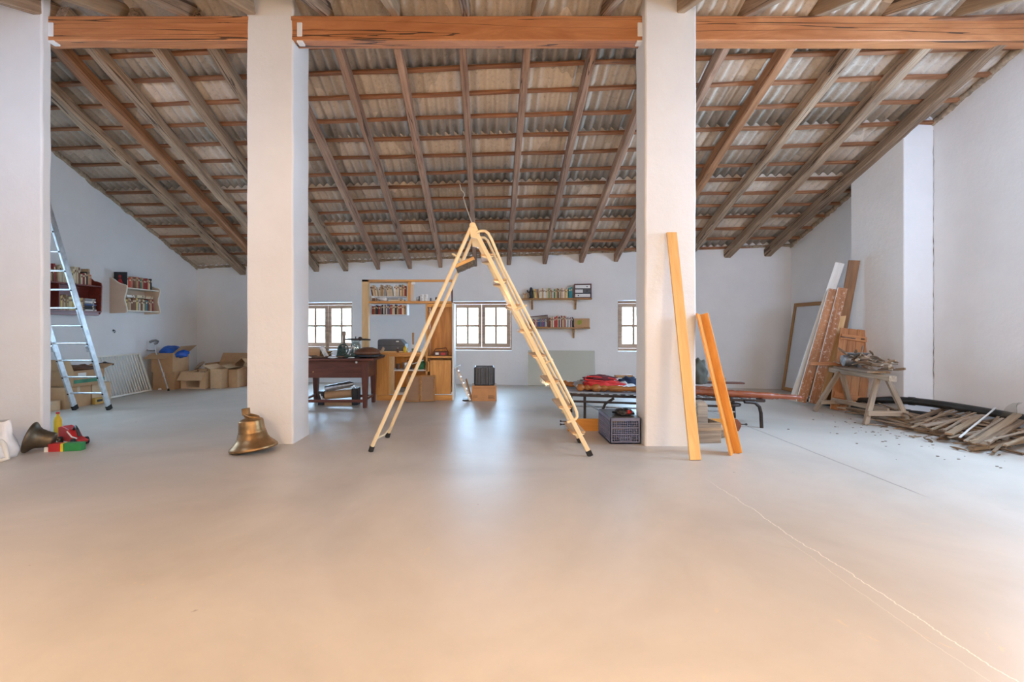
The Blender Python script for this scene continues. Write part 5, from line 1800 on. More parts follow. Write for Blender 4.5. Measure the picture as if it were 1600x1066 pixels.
crate('black plastic crate standing upright on orange-brown cardboard box', 0.34, 0.3, 0.335, ((757 - VX) * 8.45 / F, 8.47, 0.2805), 0, CHAR, ribs=True)

# glass sheet against the back wall
gl_u0, gl_u1 = bu(826.5, 0.15), bu(931, 0.15)
Mx = BW @ Matrix.Translation((gl_u0, -0.16, 0.006)) @ Matrix.Rotation(R(-9), 4, 'X')
m = MB(); m.box(0, gl_u1 - gl_u0, -0.003, 0.003, 0, 0.80)
r = thing('glass_sheet', 'large dusty pane of glass leaning against back wall under bookshelves', 'glass pane', M=Mx)
m.build('pane', PANEGLASS, r)
m = MB()
m.box(0, gl_u1 - gl_u0, -0.005, 0.005, 0.795, 0.802); m.box(0, gl_u1 - gl_u0, -0.005, 0.005, 0, 0.007)
m.box(-0.004, 0.003, -0.005, 0.005, 0, 0.8); m.box(gl_u1 - gl_u0 - 0.003, gl_u1 - gl_u0 + 0.004, -0.005, 0.005, 0, 0.8)
m.build('pane_edge', PANEGLASS, r)

# ------------------------------------------------------------------ shelves on the back wall


def wall_shelf(label, pa, pb, py, brk, where):
    d = 0.22
    za = bz(870, py, d)
    u0, u1 = bu(pa, d), bu(pb, d)
    r = thing('wall_shelf', label, 'shelf', M=BW @ Matrix.Translation((u0, 0, za)))
    fr = BW @ Matrix.Translation((u0, 0, za))
    board('shelf_board', FRAMEWOOD, 0, u1 - u0, -d, 0, -0.032, 0, r, 'x', fr=fr)
    for px in brk:
        u = bu(px, 0.15) - u0
        m = MB()
        m.prism_x([(0, -0.033), (-0.16, -0.033), (-0.165, -0.055), (-0.06, -0.14), (-0.03, -0.24), (0, -0.25)], u - 0.02, u + 0.02)
        m.build('bracket', FRAMEWOOD, r, bevel=0.003)
    return za


z1_ = wall_shelf('upper brown plank shelf on back wall, carrying books and binders', 817, 927, 466, (832.5, 901), '')
z2_ = wall_shelf('lower brown plank shelf on back wall, carrying books and a box', 822, 924, 511.5, (831, 898), '')
PALB = ['cream', 'tan', 'cream', 'brown', 'orange', 'white', 'dark red', 'tan', 'yellow', 'cream', 'green']
book_row(BW, bu(836, .2), bu(890, .2), z1_ + 0.001, -0.19, 0.19, 0.235, 0.014, 0.028, 0.15, PALB, 'upper plank shelf on back wall', 51, 0.25)
book_row(BW, bu(890.5, .2), bu(897.5, .2), z1_ + 0.001, -0.19, 0.23, 0.25, 0.03, 0.045, 0.15, ['teal'], 'teal pair beside the ring binders', 52, 0)
book_row(BW, bu(818.5, .2), bu(826, .2), z1_ + 0.001, -0.19, 0.11, 0.13, 0.025, 0.035, 0.12, ['tan', 'cream'], 'beside black figurine on upper plank shelf', 53, 0.0)
book_row(BW, bu(860, .2), bu(898, .2), z2_ + 0.001, -0.19, 0.20, 0.27, 0.015, 0.03, 0.15, ['red', 'white', 'grey', 'cream', 'orange', 'black', 'green', 'dark red', 'white', 'tan'], 'open part of lower plank shelf', 54, 0.1)
r = thing('binder_tray', 'red-brown frame around three ring binders on the upper plank shelf', 'rack', M=BW @ Matrix.Translation((bu(912.5, .2), 0, z1_ + 0.001)))
hw = (bu(926, .2) - bu(899, .2)) / 2
m = MB()
m.box(-hw, -hw + 0.01, -0.2, -0.02, 0, 0.315); m.box(hw - 0.01, hw, -0.2, -0.02, 0, 0.315); m.box(-hw + 0.01, hw - 0.01, -0.2, -0.02, 0.305, 0.315); m.box(-hw + 0.01, hw - 0.01, -0.2, -0.02, 0, 0.008)
m.build('tray_frame', REDSHELF, r, bevel=0.002)
for i in range(3):
    rb = thing('ring_binder', 'ring binder lying flat in red-brown frame, %s one' % ['bottom', 'middle', 'top'][i], 'binder', M=BW @ Matrix.Translation((bu(912.5, .2), -0.19, z1_ + 0.012 + 0.097 * i)), group='ring binders on the upper plank shelf')
    m = MB(); m.box(-hw + 0.016, hw - 0.016, 0, 0.16, 0, 0.09); rc = m.build('binder_cover', CHAR, rb, bevel=0.004)
    m = MB()
    if i == 1:
        m.box(-hw + 0.02, 0.0, -0.002, 0.001, 0.01, 0.08)
    else:
        m.box(-hw + 0.02, hw - 0.03, -0.002, 0.001, 0.01, 0.08)
    m.build('spine_label', WHITECLOTH, rc)
    m = MB(); xx = [-0.1, 0.09, 0.09][i]
    m.tube([(xx, -0.004, 0.045), (xx, -0.001, 0.045)], 0.014, 12); m.build('finger_ring', BLACK, rc)
r = thing('black_figurine', 'black carved figurine on the upper plank shelf beside the books', 'figurine', M=BW @ Matrix.Translation((bu(831, .15), -0.12, z1_ + 0.001)))
m = MB()
m.lathe([(0, 0), (0.045, 0), (0.045, 0.02), (0.03, 0.04), (0.04, 0.1), (0.046, 0.15), (0.03, 0.19), (0.034, 0.22), (0.02, 0.25), (0, 0.255)], 16)
m.tube([(-0.03, 0, 0.13), (-0.075, 0, 0.15), (-0.085, 0, 0.19)], 0.014, 8)
m.build('figure', BLACK, r)
# wooden cassette rack on the lower shelf
u0 = bu(829, .2); u1 = bu(857.5, .2)
r = thing('cassette_rack', 'dark wooden rack of slim cases on left half of lower plank shelf', 'rack', M=BW @ Matrix.Translation((u0, 0, z2_ + 0.001)))
W_ = u1 - u0
m = MB(); m.box(0, W_, -0.2, -0.02, 0, 0.012); m.build('rack_base', FRAMEWOOD, r)
for x in (0, W_ - 0.012):
    m = MB(); m.box(x, x + 0.012, -0.2, -0.02, 0.012, 0.24 if x == 0 else 0.262); m.build('rack_side', MAHOG, r)
m = MB(); m.add([(0.0, -0.21, 0.225), (W_, -0.21, 0.262), (W_, -0.02, 0.262), (0.0, -0.02, 0.225), (0.0, -0.21, 0.237), (W_, -0.21, 0.277), (W_, -0.02, 0.277), (0.0, -0.02, 0.237)],
                [(3, 2, 1, 0), (4, 5, 6, 7), (0, 1, 5, 4), (1, 2, 6, 5), (2, 3, 7, 6), (3, 0, 4, 7)]); m.build('rack_top', MAHOG, r)
book_row(BW @ Matrix.Translation((u0, 0, 0)), 0.015, W_ - 0.015, z2_ + 0.014, -0.185, 0.15, 0.18, 0.012, 0.018, 0.12, ['grey', 'red', 'teal', 'white', 'blue', 'grey', 'dark red'], 'inside dark rack on lower plank shelf', 55, 0.0)
carton('small brown box with green mark at right end of lower plank shelf', bu(923, .2) - bu(898.6, .2), 0.18, 0.19, tuple(BW @ Vector(((bu(923, .2) + bu(898.6, .2)) / 2, -0.11, z2_ + 0.001))), -math.atan(0.12), CARD, None, tape=False)
pb = [o for o in bpy.data.objects if o.get('label', '').startswith('small brown box with green')][0]
m = MB(); m.prism_y([(-0.1, 0.06), (-0.05, 0.05), (0.0, 0.09), (0.0, 0.15), (-0.06, 0.16), (-0.1, 0.13)], -0.0925, -0.0905); m.build('green_mark', plain('green_print', (0.30, 0.32, 0.04), 0.7), pb)

# ------------------------------------------------------------------ right pillar: boards leaning on it
a = Vector((2.086, 4.655, 0.0)); b = Vector((2.055, 5.18, 2.40))
d = (b - a).normalized()
Mx = frame_x(a, b, (0, -1, 0.22))
m = MB()
Lb = (b - a).length
m.box(0, Lb, -0.056, 0.056, -0.0, 0.022)
o = m.build('pine_board', PINE_NEW, None, Mx @ Matrix.Translation((0.0, 0, 0.0)), bevel=0.0025)
tag(o, 'long bright pine board leaning against front of right white pillar', 'board')
# angled L-shaped varnished board
a = Vector((2.59, 4.86, 0.0)); b = Vector((2.375, 5.17, 1.49))
z = (b - a).normalized()
r = thing('angled_board', 'varnished pine corner board in V shape leaning beside right pillar', 'board', M=frame_x(a, b, (0, -1, 0.2)))
Lb = (b - a).length
# local x up the board, local z towards the camera, local y: right to left
for (q0, q1, nm, mt) in (((0.065, 0.075), (-0.03, -0.055), 'wide_face', PINE_VARN), ((-0.03, -0.055), (-0.09, 0.0), 'narrow_face', PINE_VARN)):
    m = MB()
    v0, v1 = Vector(q0), Vector(q1)
    dd = (v1 - v0).normalized()
    nn = Vector((dd.y, -dd.x)) * 0.020
    if nn.y > 0:
        nn = -nn
    ring = [v0, v1, v1 + nn, v0 + nn]
    m.prism_x([(p.x, p.y) for p in ring], 0, Lb)
    m.build(nm, mt, r, bevel=0.0015)

# ------------------------------------------------------------------ folding bed with posts
r = thing('folding_bed', 'low dark metal folding bed frame standing behind the right pillar', 'bed', (2.4, 6.7, 0))
yfL, yfR, ybk = 6.60, 6.15, 7.30


def fy(x):
    return 6.60 + (x - 1.38) / (3.62 - 1.38) * (6.12 - 6.60)


for nm, off in (('side_rail', 0.0), ('side_rail', 0.72)):
    m = wmb(r); m.bar((1.2, fy(1.2) + off, 0.36), (3.66, fy(3.66) + off, 0.36), 0.035, 0.035); m.build(nm, DARKMETAL, r, bevel=0.004)
m = wmb(r); m.tube([(1.12, fy(1.15) - 0.03, 0.30), (1.2, fy(1.2) - 0.03, 0.275), (3.3, fy(3.3) - 0.03, 0.275)], 0.016, 10); m.build('lower_rail', DARKMETAL, r)
for x in (1.2, 3.66):
    m = wmb(r); m.bar((x, fy(x), 0.36), (x, fy(x) + 0.72, 0.36), 0.035, 0.035); m.build('end_rail', DARKMETAL, r, bevel=0.004)
for (x, y, off) in ((1.38, 0, 0), (1.3, 0.62, 0)):
    m = wmb(r); m.bar((x, fy(x) + y, 0.0), (x, fy(x) + y, 0.35), 0.035, 0.035, 0, (1, 0, 0)); m.build('leg', DARKMETAL, r, bevel=0.003)
m = wmb(r); m.tube([(1.60, fy(1.6), 0.0), (1.62, fy(1.6), 0.15), (1.66, fy(1.66), 0.25), (1.78, fy(1.7), 0.33)], 0.019, 10); m.build('leg', DARKMETAL, r)
for off in (0.0, 0.68):
    m = wmb(r)
    x = 3.62
    m.tube([(x - 0.22, fy(x) + off, 0.345), (x - 0.08, fy(x) + off, 0.335), (x - 0.02, fy(x) + off, 0.28), (x, fy(x) + off, 0.2), (x + 0.01, fy(x) + off, 0.0)], 0.022, 12)
    m.build('leg', DARKMETAL, r)
m = wmb(r); m.tube([(1.4, fy(1.4) + 0.05, 0.24), (1.75, fy(1.7) + 0.3, 0.05), (1.8, fy(1.7) + 0.5, 0.04)], 0.012, 8); m.build('brace', STEEL, r)
m = wmb(r); m.tube([(1.3, fy(1.3) + 0.6, 0.1), (3.6, fy(3.6) + 0.6, 0.1)], 0.012, 8); m.build('brace', STEEL, r)
for i in range(22):
    x = 1.25 + i * 0.109
    m = wmb(r); m.bar((x, fy(x) + 0.01, 0.383), (x, fy(x) + 0.71, 0.383), 0.06, 0.01); m.build('slat', GREYMETAL, r)
m = wmb(r); m.add([(1.16, fy(1.16) - 0.02, 0.392), (2.3, fy(2.3) - 0.02, 0.392), (2.3, fy(2.3) + 0.72, 0.392), (1.16, fy(1.16) + 0.72, 0.392), (1.16, fy(1.16) - 0.02, 0.41), (2.3, fy(2.3) - 0.02, 0.41), (2.3, fy(2.3) + 0.72, 0.41), (1.16, fy(1.16) + 0.72, 0.41)],
                [(3, 2, 1, 0), (4, 5, 6, 7), (0, 1, 5, 4), (1, 2, 6, 5), (2, 3, 7, 6), (3, 0, 4, 7)]); m.build('grey_panel', GREYCLOTH, r, bevel=0.004)


def post_profile(L, r0, kind=0):
    if kind == 0:
        k = [(0, 0), (0.6, 0), (0.95, 0.012), (1.05, 0.04), (0.95, 0.07), (0.55, 0.085), (0.5, 0.10), (0.75, 0.115), (0.78, 0.14), (0.5, 0.155), (0.5, 0.18), (1.0, 0.20), (1.12, 0.235), (1.0, 0.27), (0.62, 0.285), (0.62, 0.30), (0.85, 0.32), (0.85, 0.345), (0.6, 0.36), (0.62, 0.38),
             (0.8, 0.40), (0.88, 0.47), (0.85, 0.54), (0.6, 0.565), (0.75, 0.59), (0.6, 0.61), (0.75, 0.66), (0.82, 0.75), (0.7, 0.86), (0.55, 0.9), (0.8, 0.92), (0.8, 0.96), (0.5, 1.0), (0, 1.0)]
    else:
        k = [(0, 0), (0.9, 0), (0.95, 0.03), (0.7, 0.05), (0.95, 0.08), (0.7, 0.10), (0.95, 0.13), (0.72, 0.16), (1.0, 0.19), (1.0, 0.28), (0.8, 0.30), (1.0, 0.33), (0.8, 0.36), (0.98, 0.39), (0.8, 0.42), (0.9, 0.44), (0.92, 0.56),
             (0.75, 0.60), (0.82, 0.63), (0.85, 0.74), (0.6, 0.76), (0.78, 0.78), (0.55, 0.80), (0.62, 0.83), (0.66, 0.93), (0.45, 0.95), (0.6, 0.965), (0.3, 1.0), (0, 1.0)]
    return [(a * r0, t * L) for a, t in k]


def turned_post(label, a, b, r0, mat, kind=0, group='turned bed posts on the folding bed'):
    L = (Vector(b) - Vector(a)).length
    m = MB()
    m.T = Matrix.Rotation(R(90), 4, 'Y')
    m.lathe(post_profile(L, r0, kind), 24)
    o = m.build('bed_post', mat, None, frame_x(a, b))
    return tag(o, label, 'bed post')


turned_post('glossy turned bed post lying along front of bed, left of pillar', (1.28, 6.66, 0.466), (2.42, 6.42, 0.462), 0.052, TURNED)
turned_post('long dark turned bed post sticking out past right end of bed', (2.75, 6.36, 0.455), (4.18, 6.12, 0.40), 0.055, TURNED_DARK, 1)
turned_post('white-banded turned bed post lying across the left end of bed', (1.12, 7.22, 0.462), (1.42, 6.86, 0.462), 0.048, TURNED)
turned_post('turned bed post lying further back on bed behind right pillar', (2.2, 6.85, 0.45), (3.3, 6.62, 0.45), 0.045, TURNED_DARK)
turned_post('short turned bed post lying behind the red jacket', (1.36, 7.18, 0.455), (1.95, 7.06, 0.455), 0.04, TURNED)


def cloth_heap(name, label, cat, c, rx, ry, rz, mat, seed, amp=0.3, extra=None, freq=2.2):
    r = thing(name, label, cat, c)
    m = MB()
    m.blob((0, 0, rz * 0.8), rx, ry, rz, amp, seed, 34, 20, flat=0.75, freq=freq)
    m.build('cloth', mat, r)
    return r


r = cloth_heap('red_jacket', 'bright red jacket with dark lining folded on the bed', 'jacket', (1.67, 6.84, 0.411), 0.30, 0.2, 0.085, REDCLOTH, 3, 0.25)
m = MB()
m.blob((-0.02, 0.03, 0.165), 0.23, 0.12, 0.045, 0.25, 8, 28, 14)
m.build('lining', DARKRED, r)
m = MB()
m.tube([(-0.23, -0.05, 0.19), (-0.25, -0.06, 0.155), (-0.18, -0.08, 0.15), (0.05, -0.09, 0.13), (0.2, -0.07, 0.12), (0.22, -0.05, 0.15), (0.12, -0.06, 0.175), (-0.1, -0.07, 0.195), (-0.22, -0.05, 0.2)], 0.012, 8)
m.build('red_hem', REDCLOTH, r)
cloth_heap('grey_cloth', 'grey cloth folded beneath the red jacket at its left side', 'cloth', (1.42, 6.98, 0.411), 0.12, 0.12, 0.07, GREYCLOTH, 5)
cloth_heap('white_cloth', 'white cloth on the bed beside left face of right pillar', 'cloth', (2.0, 6.95, 0.411), 0.16, 0.14, 0.05, WHITECLOTH, 6)
cloth_heap('navy_cloth', 'navy cloth heaped on the bed beside the right pillar', 'cloth', (2.18, 7.16, 0.411), 0.19, 0.13, 0.085, NAVYCLOTH, 7)
m = MB(); m.box(-0.14, 0.14, -0.04, 0.04, 0, 0.04)
tag(m.build('wooden_block', FRAMEWOOD, None, Matrix.Translation((2.1, 7.16, 0.555)) @ Matrix.Rotation(R(4), 4, 'Z'), bevel=0.008), 'dark wooden block lying on the navy cloth', 'block')
cloth_heap('olive_bag', 'dark olive canvas bag on the bed right of pillar', 'bag', (3.10, 6.83, 0.49), 0.13, 0.12, 0.21, OLIVE, 9, 0.15)
m = MB(); m.box(0, 1.2, -0.06, 0.06, 0, 0.022)
tag(m.build('dark_plank', MAHOG, None, Matrix.Translation((2.58, 6.95, 0.50)) @ Matrix.Rotation(R(-6), 4, 'Z'), bevel=0.003), 'dark flat plank lying along the bed above long turned post', 'plank')
m = MB(); m.box(0, 0.42, -0.045, 0.045, 0, 0.05)
tag(m.build('wooden_block', FRAMEWOOD, None, Matrix.Translation((3.15, 6.98, 0.53)) @ Matrix.Rotation(R(-3), 4, 'Z'), bevel=0.012), 'short brown wooden block poking out beside the varnished corner board', 'block')
m = MB(); m.lathe([(0, -0.02), (0.12, -0.02), (0.13, 0.0), (0.12, 0.015), (0.05, 0.03), (0, 0.03)], 28)
tag(m.build('iron_plate', DARKMETAL, None, Matrix.Translation((3.28, 6.24, 0.295)) @ Matrix.Rotation(R(-2), 4, 'X')), 'black iron disc hanging under right half of the bed', 'disc')

# bed rail on the floor, bolts at both ends
r = thing('bed_rail', 'long orange-brown bed rail with end bolts on floor behind crate', 'bed rail', (2.1, 5.95, 0))
rbd = board('rail_board', PINE_VARN, 1.02, 3.14, 5.93, 5.96, 0.0, 0.158, r, 'x')
for x, s in ((1.02, -1), (3.24, 1)):
    for k, zz in enumerate((0.125, 0.085) if s < 0 else (0.085,)):
        m = wmb(rbd)
        m.tube([(x, 5.945, zz), (x + s * 0.09, 5.945, zz)], 0.006, 8)
        m.tube([(x + s * 0.08, 5.945, zz), (x + s * 0.095, 5.945, zz)], 0.014, 8)
        m.build('bolt', DARKMETAL, rbd)
m = wmb(r); m.prism_y([(3.14, 0), (3.22, 0), (3.25, 0.06), (3.25, 0.1), (3.2, 0.158), (3.14, 0.158)], 5.92, 5.97); m.build('rail_end', TURNED_DARK, r, bevel=0.004)

crate('blue-grey mesh plastic crate on floor beside left face of right pillar', 0.35, 0.56, 0.298, (1.572, 5.56, 0), 0, NAVY, 0.024)
m = MB(); m.box(-0.17, 0.17, -0.275, 0.275, 0, 0.004)
r = thing('crate_lid', 'dark board closing top of the blue-grey crate', 'lid', (1.572, 5.56, 0.299))
m.build('lid_board', CHAR, r)
r = thing('knitted_hat', 'dark knitted cap with red badge lying on the blue-grey crate', 'cap', (1.60, 5.45, 0.304))
m = MB(); m.blob((0, 0, 0.03), 0.115, 0.10, 0.045, 0.3, 14, 26, 12, flat=0.6); m.build('cap_cloth', BLACK, r)
m = MB(); m.blob((0.03, -0.08, 0.045), 0.035, 0.02, 0.02, 0.4, 15); m.build('red_badge', RED, r)

# things right of the pillar foot
r = thing('wooden_tub', 'pale wooden box on floor between right pillar and corner board', 'box', (2.53, 5.45, 0), R(4))
m = MB()
for a_ in (-1, 1):
    m.box(-0.15, 0.15, a_ * 0.13 - 0.01, a_ * 0.13 + 0.01, 0, 0.235)
    m.box(a_ * 0.14 - 0.01, a_ * 0.14 + 0.01, -0.12, 0.12, 0, 0.235)
m.box(-0.14, 0.14, -0.12, 0.12, 0, 0.015)
m.build('box_side', GREYWOOD, r, bevel=0.004)
m = MB(); m.box(-0.153, 0.153, -0.145, -0.14, 0.15, 0.18); m.build('box_band', LATH_PALE, r)
r = thing('brown_block', 'brown pointed wooden block standing in the pale wooden box', 'block', (2.515, 5.47, 0.02), R(8))
m = MB(); m.prism_y([(-0.065, 0), (0.07, 0), (0.065, 0.4), (0.02, 0.455), (-0.06, 0.44)], -0.05, 0.05); m.build('block', GREYWOOD, r, bevel=0.006)
m = MB(); m.tube([(2.82, 5.62, 0.10), (2.99, 5.70, 0.25)], 0.016, 10); m.tube([(2.80, 5.61, 0.02), (2.83, 5.625, 0.11)], [0.04, 0.02], 10)
tag(m.build('white_brush', WHITEWOOD), 'white-handled brush standing on floor behind corner board', 'brush')
r = thing('cloth_sack', 'small pale sack on floor behind foot of corner board', 'sack', (2.83, 5.62, 0))
m = MB(); m.blob((0, 0, 0.07), 0.08, 0.09, 0.08, 0.3, 21, flat=0.9); m.build('sack', GALV, r)

# ------------------------------------------------------------------ right wall: framed board, planks, old door
Y0m, Y1m, Hm = 8.86, 9.72, 1.84
gx = Vector((0, -1, 0)); gz = Vector((0.27, 0, 1.81)).normalized(); gy = gz.cross(gx)
Mm = Matrix((gx, gy, gz)).transposed().to_4x4(); Mm.translation = (6.2, Y1m, 0.01)
r = thing('framed_board', 'tall brown-framed pale panel leaning in the far right corner', 'framed panel', M=Mm)
W_ = Y1m - Y0m
for (x0, x1) in ((0, 0.075), (W_ - 0.075, W_)):
    m = MB(); m.T = Matrix.Identity(4)
    o = board('frame_side', FRAMEWOOD, x0, x1, -0.02, 0.02, 0.0, Hm, None, 'z')
    o.parent = r
for (z0, z1) in ((0.0, 0.075), (Hm - 0.075, Hm)):
    o = board('frame_rail', FRAMEWOOD, 0.076, W_ - 0.076, -0.02, 0.02, z0, z1, None, 'x')
    o.parent = r
m = MB(); m.box(0.07, W_ - 0.07, -0.004, 0.006, 0.07, Hm - 0.07); m.build('panel', BOARDPANEL, r)


def lean_board(label, a, b, wd, th, mat, nrm, edge=None, group=None, cat='board', name='old_board'):
    """board from foot a to head b, broad face towards nrm"""
    M = frame_x(a, b, nrm)
    L = (Vector(b) - Vector(a)).length
    m = MB()
    m.box(0, L, -wd / 2, wd / 2, -th / 2, th / 2)
    o = m.build(name, mat, None, M, bevel=0.003)
    tag(o, label, cat, group)
    if edge:
        m = MB(); m.box(0.005, L - 0.005, wd / 2 - 0.001, wd / 2 + 0.006, -th / 2, th / 2)
        m.build('painted_edge', edge, o)
    return o


NB = (-0.35, -1, 0.3)


def rp(px, py, Y, z=None):
    p = P(px, py, Y)
    if z is not None:
        p.z = z
    return p


lean_board('white painted board, furthest left of boards leaning by chimney breast', rp(1240, 631, 8.02, 0.05), rp(1312, 411, 7.62), 0.13, 0.03, WHITEWOOD, NB)
lean_board('brown board flecked with white paint, left one of the flecked pair', rp(1252, 633, 7.90, 0.05), rp(1303, 452, 7.60), 0.14, 0.03, FLECKED, NB, WHITEWOOD)
lean_board('brown board flecked with white paint, right one of the flecked pair', rp(1271, 637, 7.76, 0.05), rp(1317, 450, 7.52), 0.13, 0.03, FLECKED, NB, WHITEWOOD)
lean_board('tall dark orange-brown board reaching highest beside chimney breast', rp(1294, 630, 7.80, 0.06), rp(1335, 407, 7.50), 0.15, 0.035, DARKBOARD, NB)
lean_board('narrow pale board hidden behind the flecked boards', rp(1285, 634, 7.74, 0.05), rp(1322, 470, 7.60), 0.09, 0.03, PINE_PALE, NB)

# old plank door leaning on the chimney breast
foot = Vector((5.50, 7.42, 0.02))
rz_ = R(-10)
Mx = Matrix.Translation(foot) @ Matrix.Rotation(rz_, 4, 'Z') @ Matrix.Rotation(R(9), 4, 'Y') @ Matrix.Rotation(R(-5), 4, 'X')
r = thing('plank_door', 'old orange-brown door of vertical planks leaning behind the trestle', 'door', M=Mx)
for i in range(4):
    w0 = 0.125
    o = board('door_plank', DOORWOOD, i * w0 + 0.002, (i + 1) * w0 - 0.002, -0.012, 0.012, 0.01 * (i % 2), 1.33 + 0.006 * i, None, 'z', 0.003)
    o.parent = r
for zz in (0.2, 1.15):
    o = board('door_ledge', DOORWOOD, 0.02, 0.48, -0.034, -0.013, zz, zz + 0.08, None, 'x', 0.003)
    o.parent = r
m = MB(); m.box(0.0, 0.22, -0.042, -0.035, 1.17, 1.19); m.tube([(0.30, -0.05, 1.19), (0.34, -0.05, 1.19)], 0.012, 8); m.build('iron_hinge', RUST, r)

# trestle
r = thing('trestle', 'weathered wooden trestle with wooden scraps piled on its top', 'trestle', (5.42, 6.8, 0))
ta, tb = Vector((5.34, 6.08, 0.655)), Vector((5.62, 7.55, 0.64))
o = lumber('trestle_beam', ta, tb, 0.085, 0.075, GREYWOOD, 0.003, 5, 8); o.parent = r; o.matrix_local = wm(r).inverted() @ o.matrix_basis
legs = [((5.36, 6.35, 0.63), FL(1352, 664) + Vector((0, 0, 0))), ((5.46, 6.30, 0.63), FL(1421, 665)), ((5.52, 7.25, 0.63), FL(1273, 643)), ((5.60, 7.30, 0.63), FL(1330, 642))]
for i, (t_, f_) in enumerate(legs):
    Mw = frame_x(f_, t_, (0, 1, 0.2))
    L = (Vector(t_) - Vector(f_)).length
    m = MB(); m.box(0.0, L, -0.032, 0.032, -0.022, 0.022)
    m.build('leg', GREYWOOD, r, wm(r).inverted() @ Mw, bevel=0.003)
for (p, q, w_) in (((legs[0][1].lerp(Vector(legs[0][0]), 0.26)), (legs[1][1].lerp(Vector(legs[1][0]), 0.26)), 0.07), ((legs[2][1].lerp(Vector(legs[2][0]), 0.24)), (legs[3][1].lerp(Vector(legs[3][0]), 0.24)), 0.06)):
    Mw = frame_x(p, q)
    L = (q - p).length
    m = MB(); m.box(-0.03, L + 0.03, -0.045, -0.02, -w_ / 2, w_ / 2); m.build('cross_brace', GREYWOOD, r, wm(r).inverted() @ Mw, bevel=0.003)
p, q = (legs[0][1] + legs[1][1]) / 2 + Vector((0, 0, 0.2)), (legs[2][1] + legs[3][1]) / 2 + Vector((0, 0, 0.18))
Mw = frame_x(p, q); L = (q - p).length
m = MB(); m.box(-0.02, L + 0.02, -0.014, 0.014, -0.03, 0.03); m.build('long_brace', GREYWOOD, r, wm(r).inverted() @ Mw, bevel=0.003)
# load on the trestle
m = MB(); m.box(0, 0.95, -0.14, 0.14, 0, 0.03)
Tf = frame_x(ta + Vector((0.05, 0.28, 0.045)), tb + Vector((0.05, 0, 0.045)))
tag(m.build('resting_plank', GREYWOOD, None, Tf, bevel=0.004), 'short wide plank laid along the top of trestle', 'plank')
m = MB(); m.box(-0.2, 0.24, -0.035, 0.035, 0, 0.05)
o = m.build('orange_batten', DOORWOOD, None, Matrix.Translation((5.40, 7.38, 0.726)) @ Matrix.Rotation(R(172), 4, 'Z'), bevel=0.004)
tag(o, 'orange-brown batten lying across the far end of trestle', 'batten')
m = MB(); m.tube([(0, 0, 0), (0.12, 0.03, 0.01), (0.26, 0.0, 0.0)], [0.085, 0.095, 0.08], 16)
tag(m.build('stone_cylinder', GREYMETAL, None, Matrix.Translation((5.46, 7.10, 0.82)) @ Matrix.Rotation(R(-30), 4, 'Z')), 'grey cylindrical lump of metal on the trestle', 'scrap metal')
r = thing('metal_funnel', 'grey metal square funnel standing among scraps on the trestle', 'funnel', (5.60, 6.98, 0.727))
m = MB()
m.add([(-0.03, -0.03, 0), (0.03, -0.03, 0), (0.03, 0.03, 0), (-0.03, 0.03, 0), (-0.035, -0.035, 0.12), (0.035, -0.035, 0.12), (0.035, 0.035, 0.12), (-0.035, 0.035, 0.12), (-0.1, -0.08, 0.215), (0.1, -0.08, 0.215), (0.1, 0.08, 0.215), (-0.1, 0.08, 0.215)],
      [(3, 2, 1, 0), (0, 1, 5, 4), (1, 2, 6, 5), (2, 3, 7, 6), (3, 0, 4, 7), (4, 5, 9, 8), (5, 6, 10, 9), (6, 7, 11, 10), (7, 4, 8, 11)])
m.build('funnel_body', GREYMETAL, r)
m = MB(); m.box(-0.115, 0.115, -0.095, 0.095, 0.213, 0.222); m.build('funnel_rim', GREYMETAL, r)


def stick_mesh(L, rnd, thick):
    m = MB()
    pts, rs = [], []
    y = z = 0
    for i in range(5):
        y += rnd.uniform(-0.012, 0.012); z += rnd.uniform(-0.01, 0.01)
        pts.append((L * i / 4, y, z)); rs.append(thick * rnd.uniform(0.6, 1.1))
    rs[-1] *= 0.5
    m.tube(pts, rs, 6)
    return m


rnd = random.Random(77)
for i in range(56):
    t = rnd.uniform(0.08, 0.86)
    c = ta.lerp(tb, t)
    L = rnd.uniform(0.12, 0.34)
    z = 0.745 + rnd.uniform(0.0, 0.20) * (1 - abs(t - 0.4))
    az = R(75 + rnd.uniform(-50, 50) + (180 if rnd.random() < 0.5 else 0))
    el = R(rnd.uniform(-6, 14)) if i % 6 else R(-35)
    Mx = Matrix.Translation((c.x + 0.06 + rnd.uniform(-0.1, 0.1), c.y, z + (0.06 if i % 6 == 0 else 0))) @ Matrix.Rotation(az, 4, 'Z') @ Matrix.Rotation(el, 4, 'Y') @ Matrix.Translation((-L / 2, 0, 0))
    o = stick_mesh(L, rnd, rnd.uniform(0.011, 0.024)).build('wood_splinter', [LATH, GREYWOOD][i % 2], None, Mx)
    tag(o, ['twisted brown', 'weathered grey'][i % 2] + ' splinter of wood in the heap on the trestle', 'splinter', 'wood splinters heaped on the trestle')

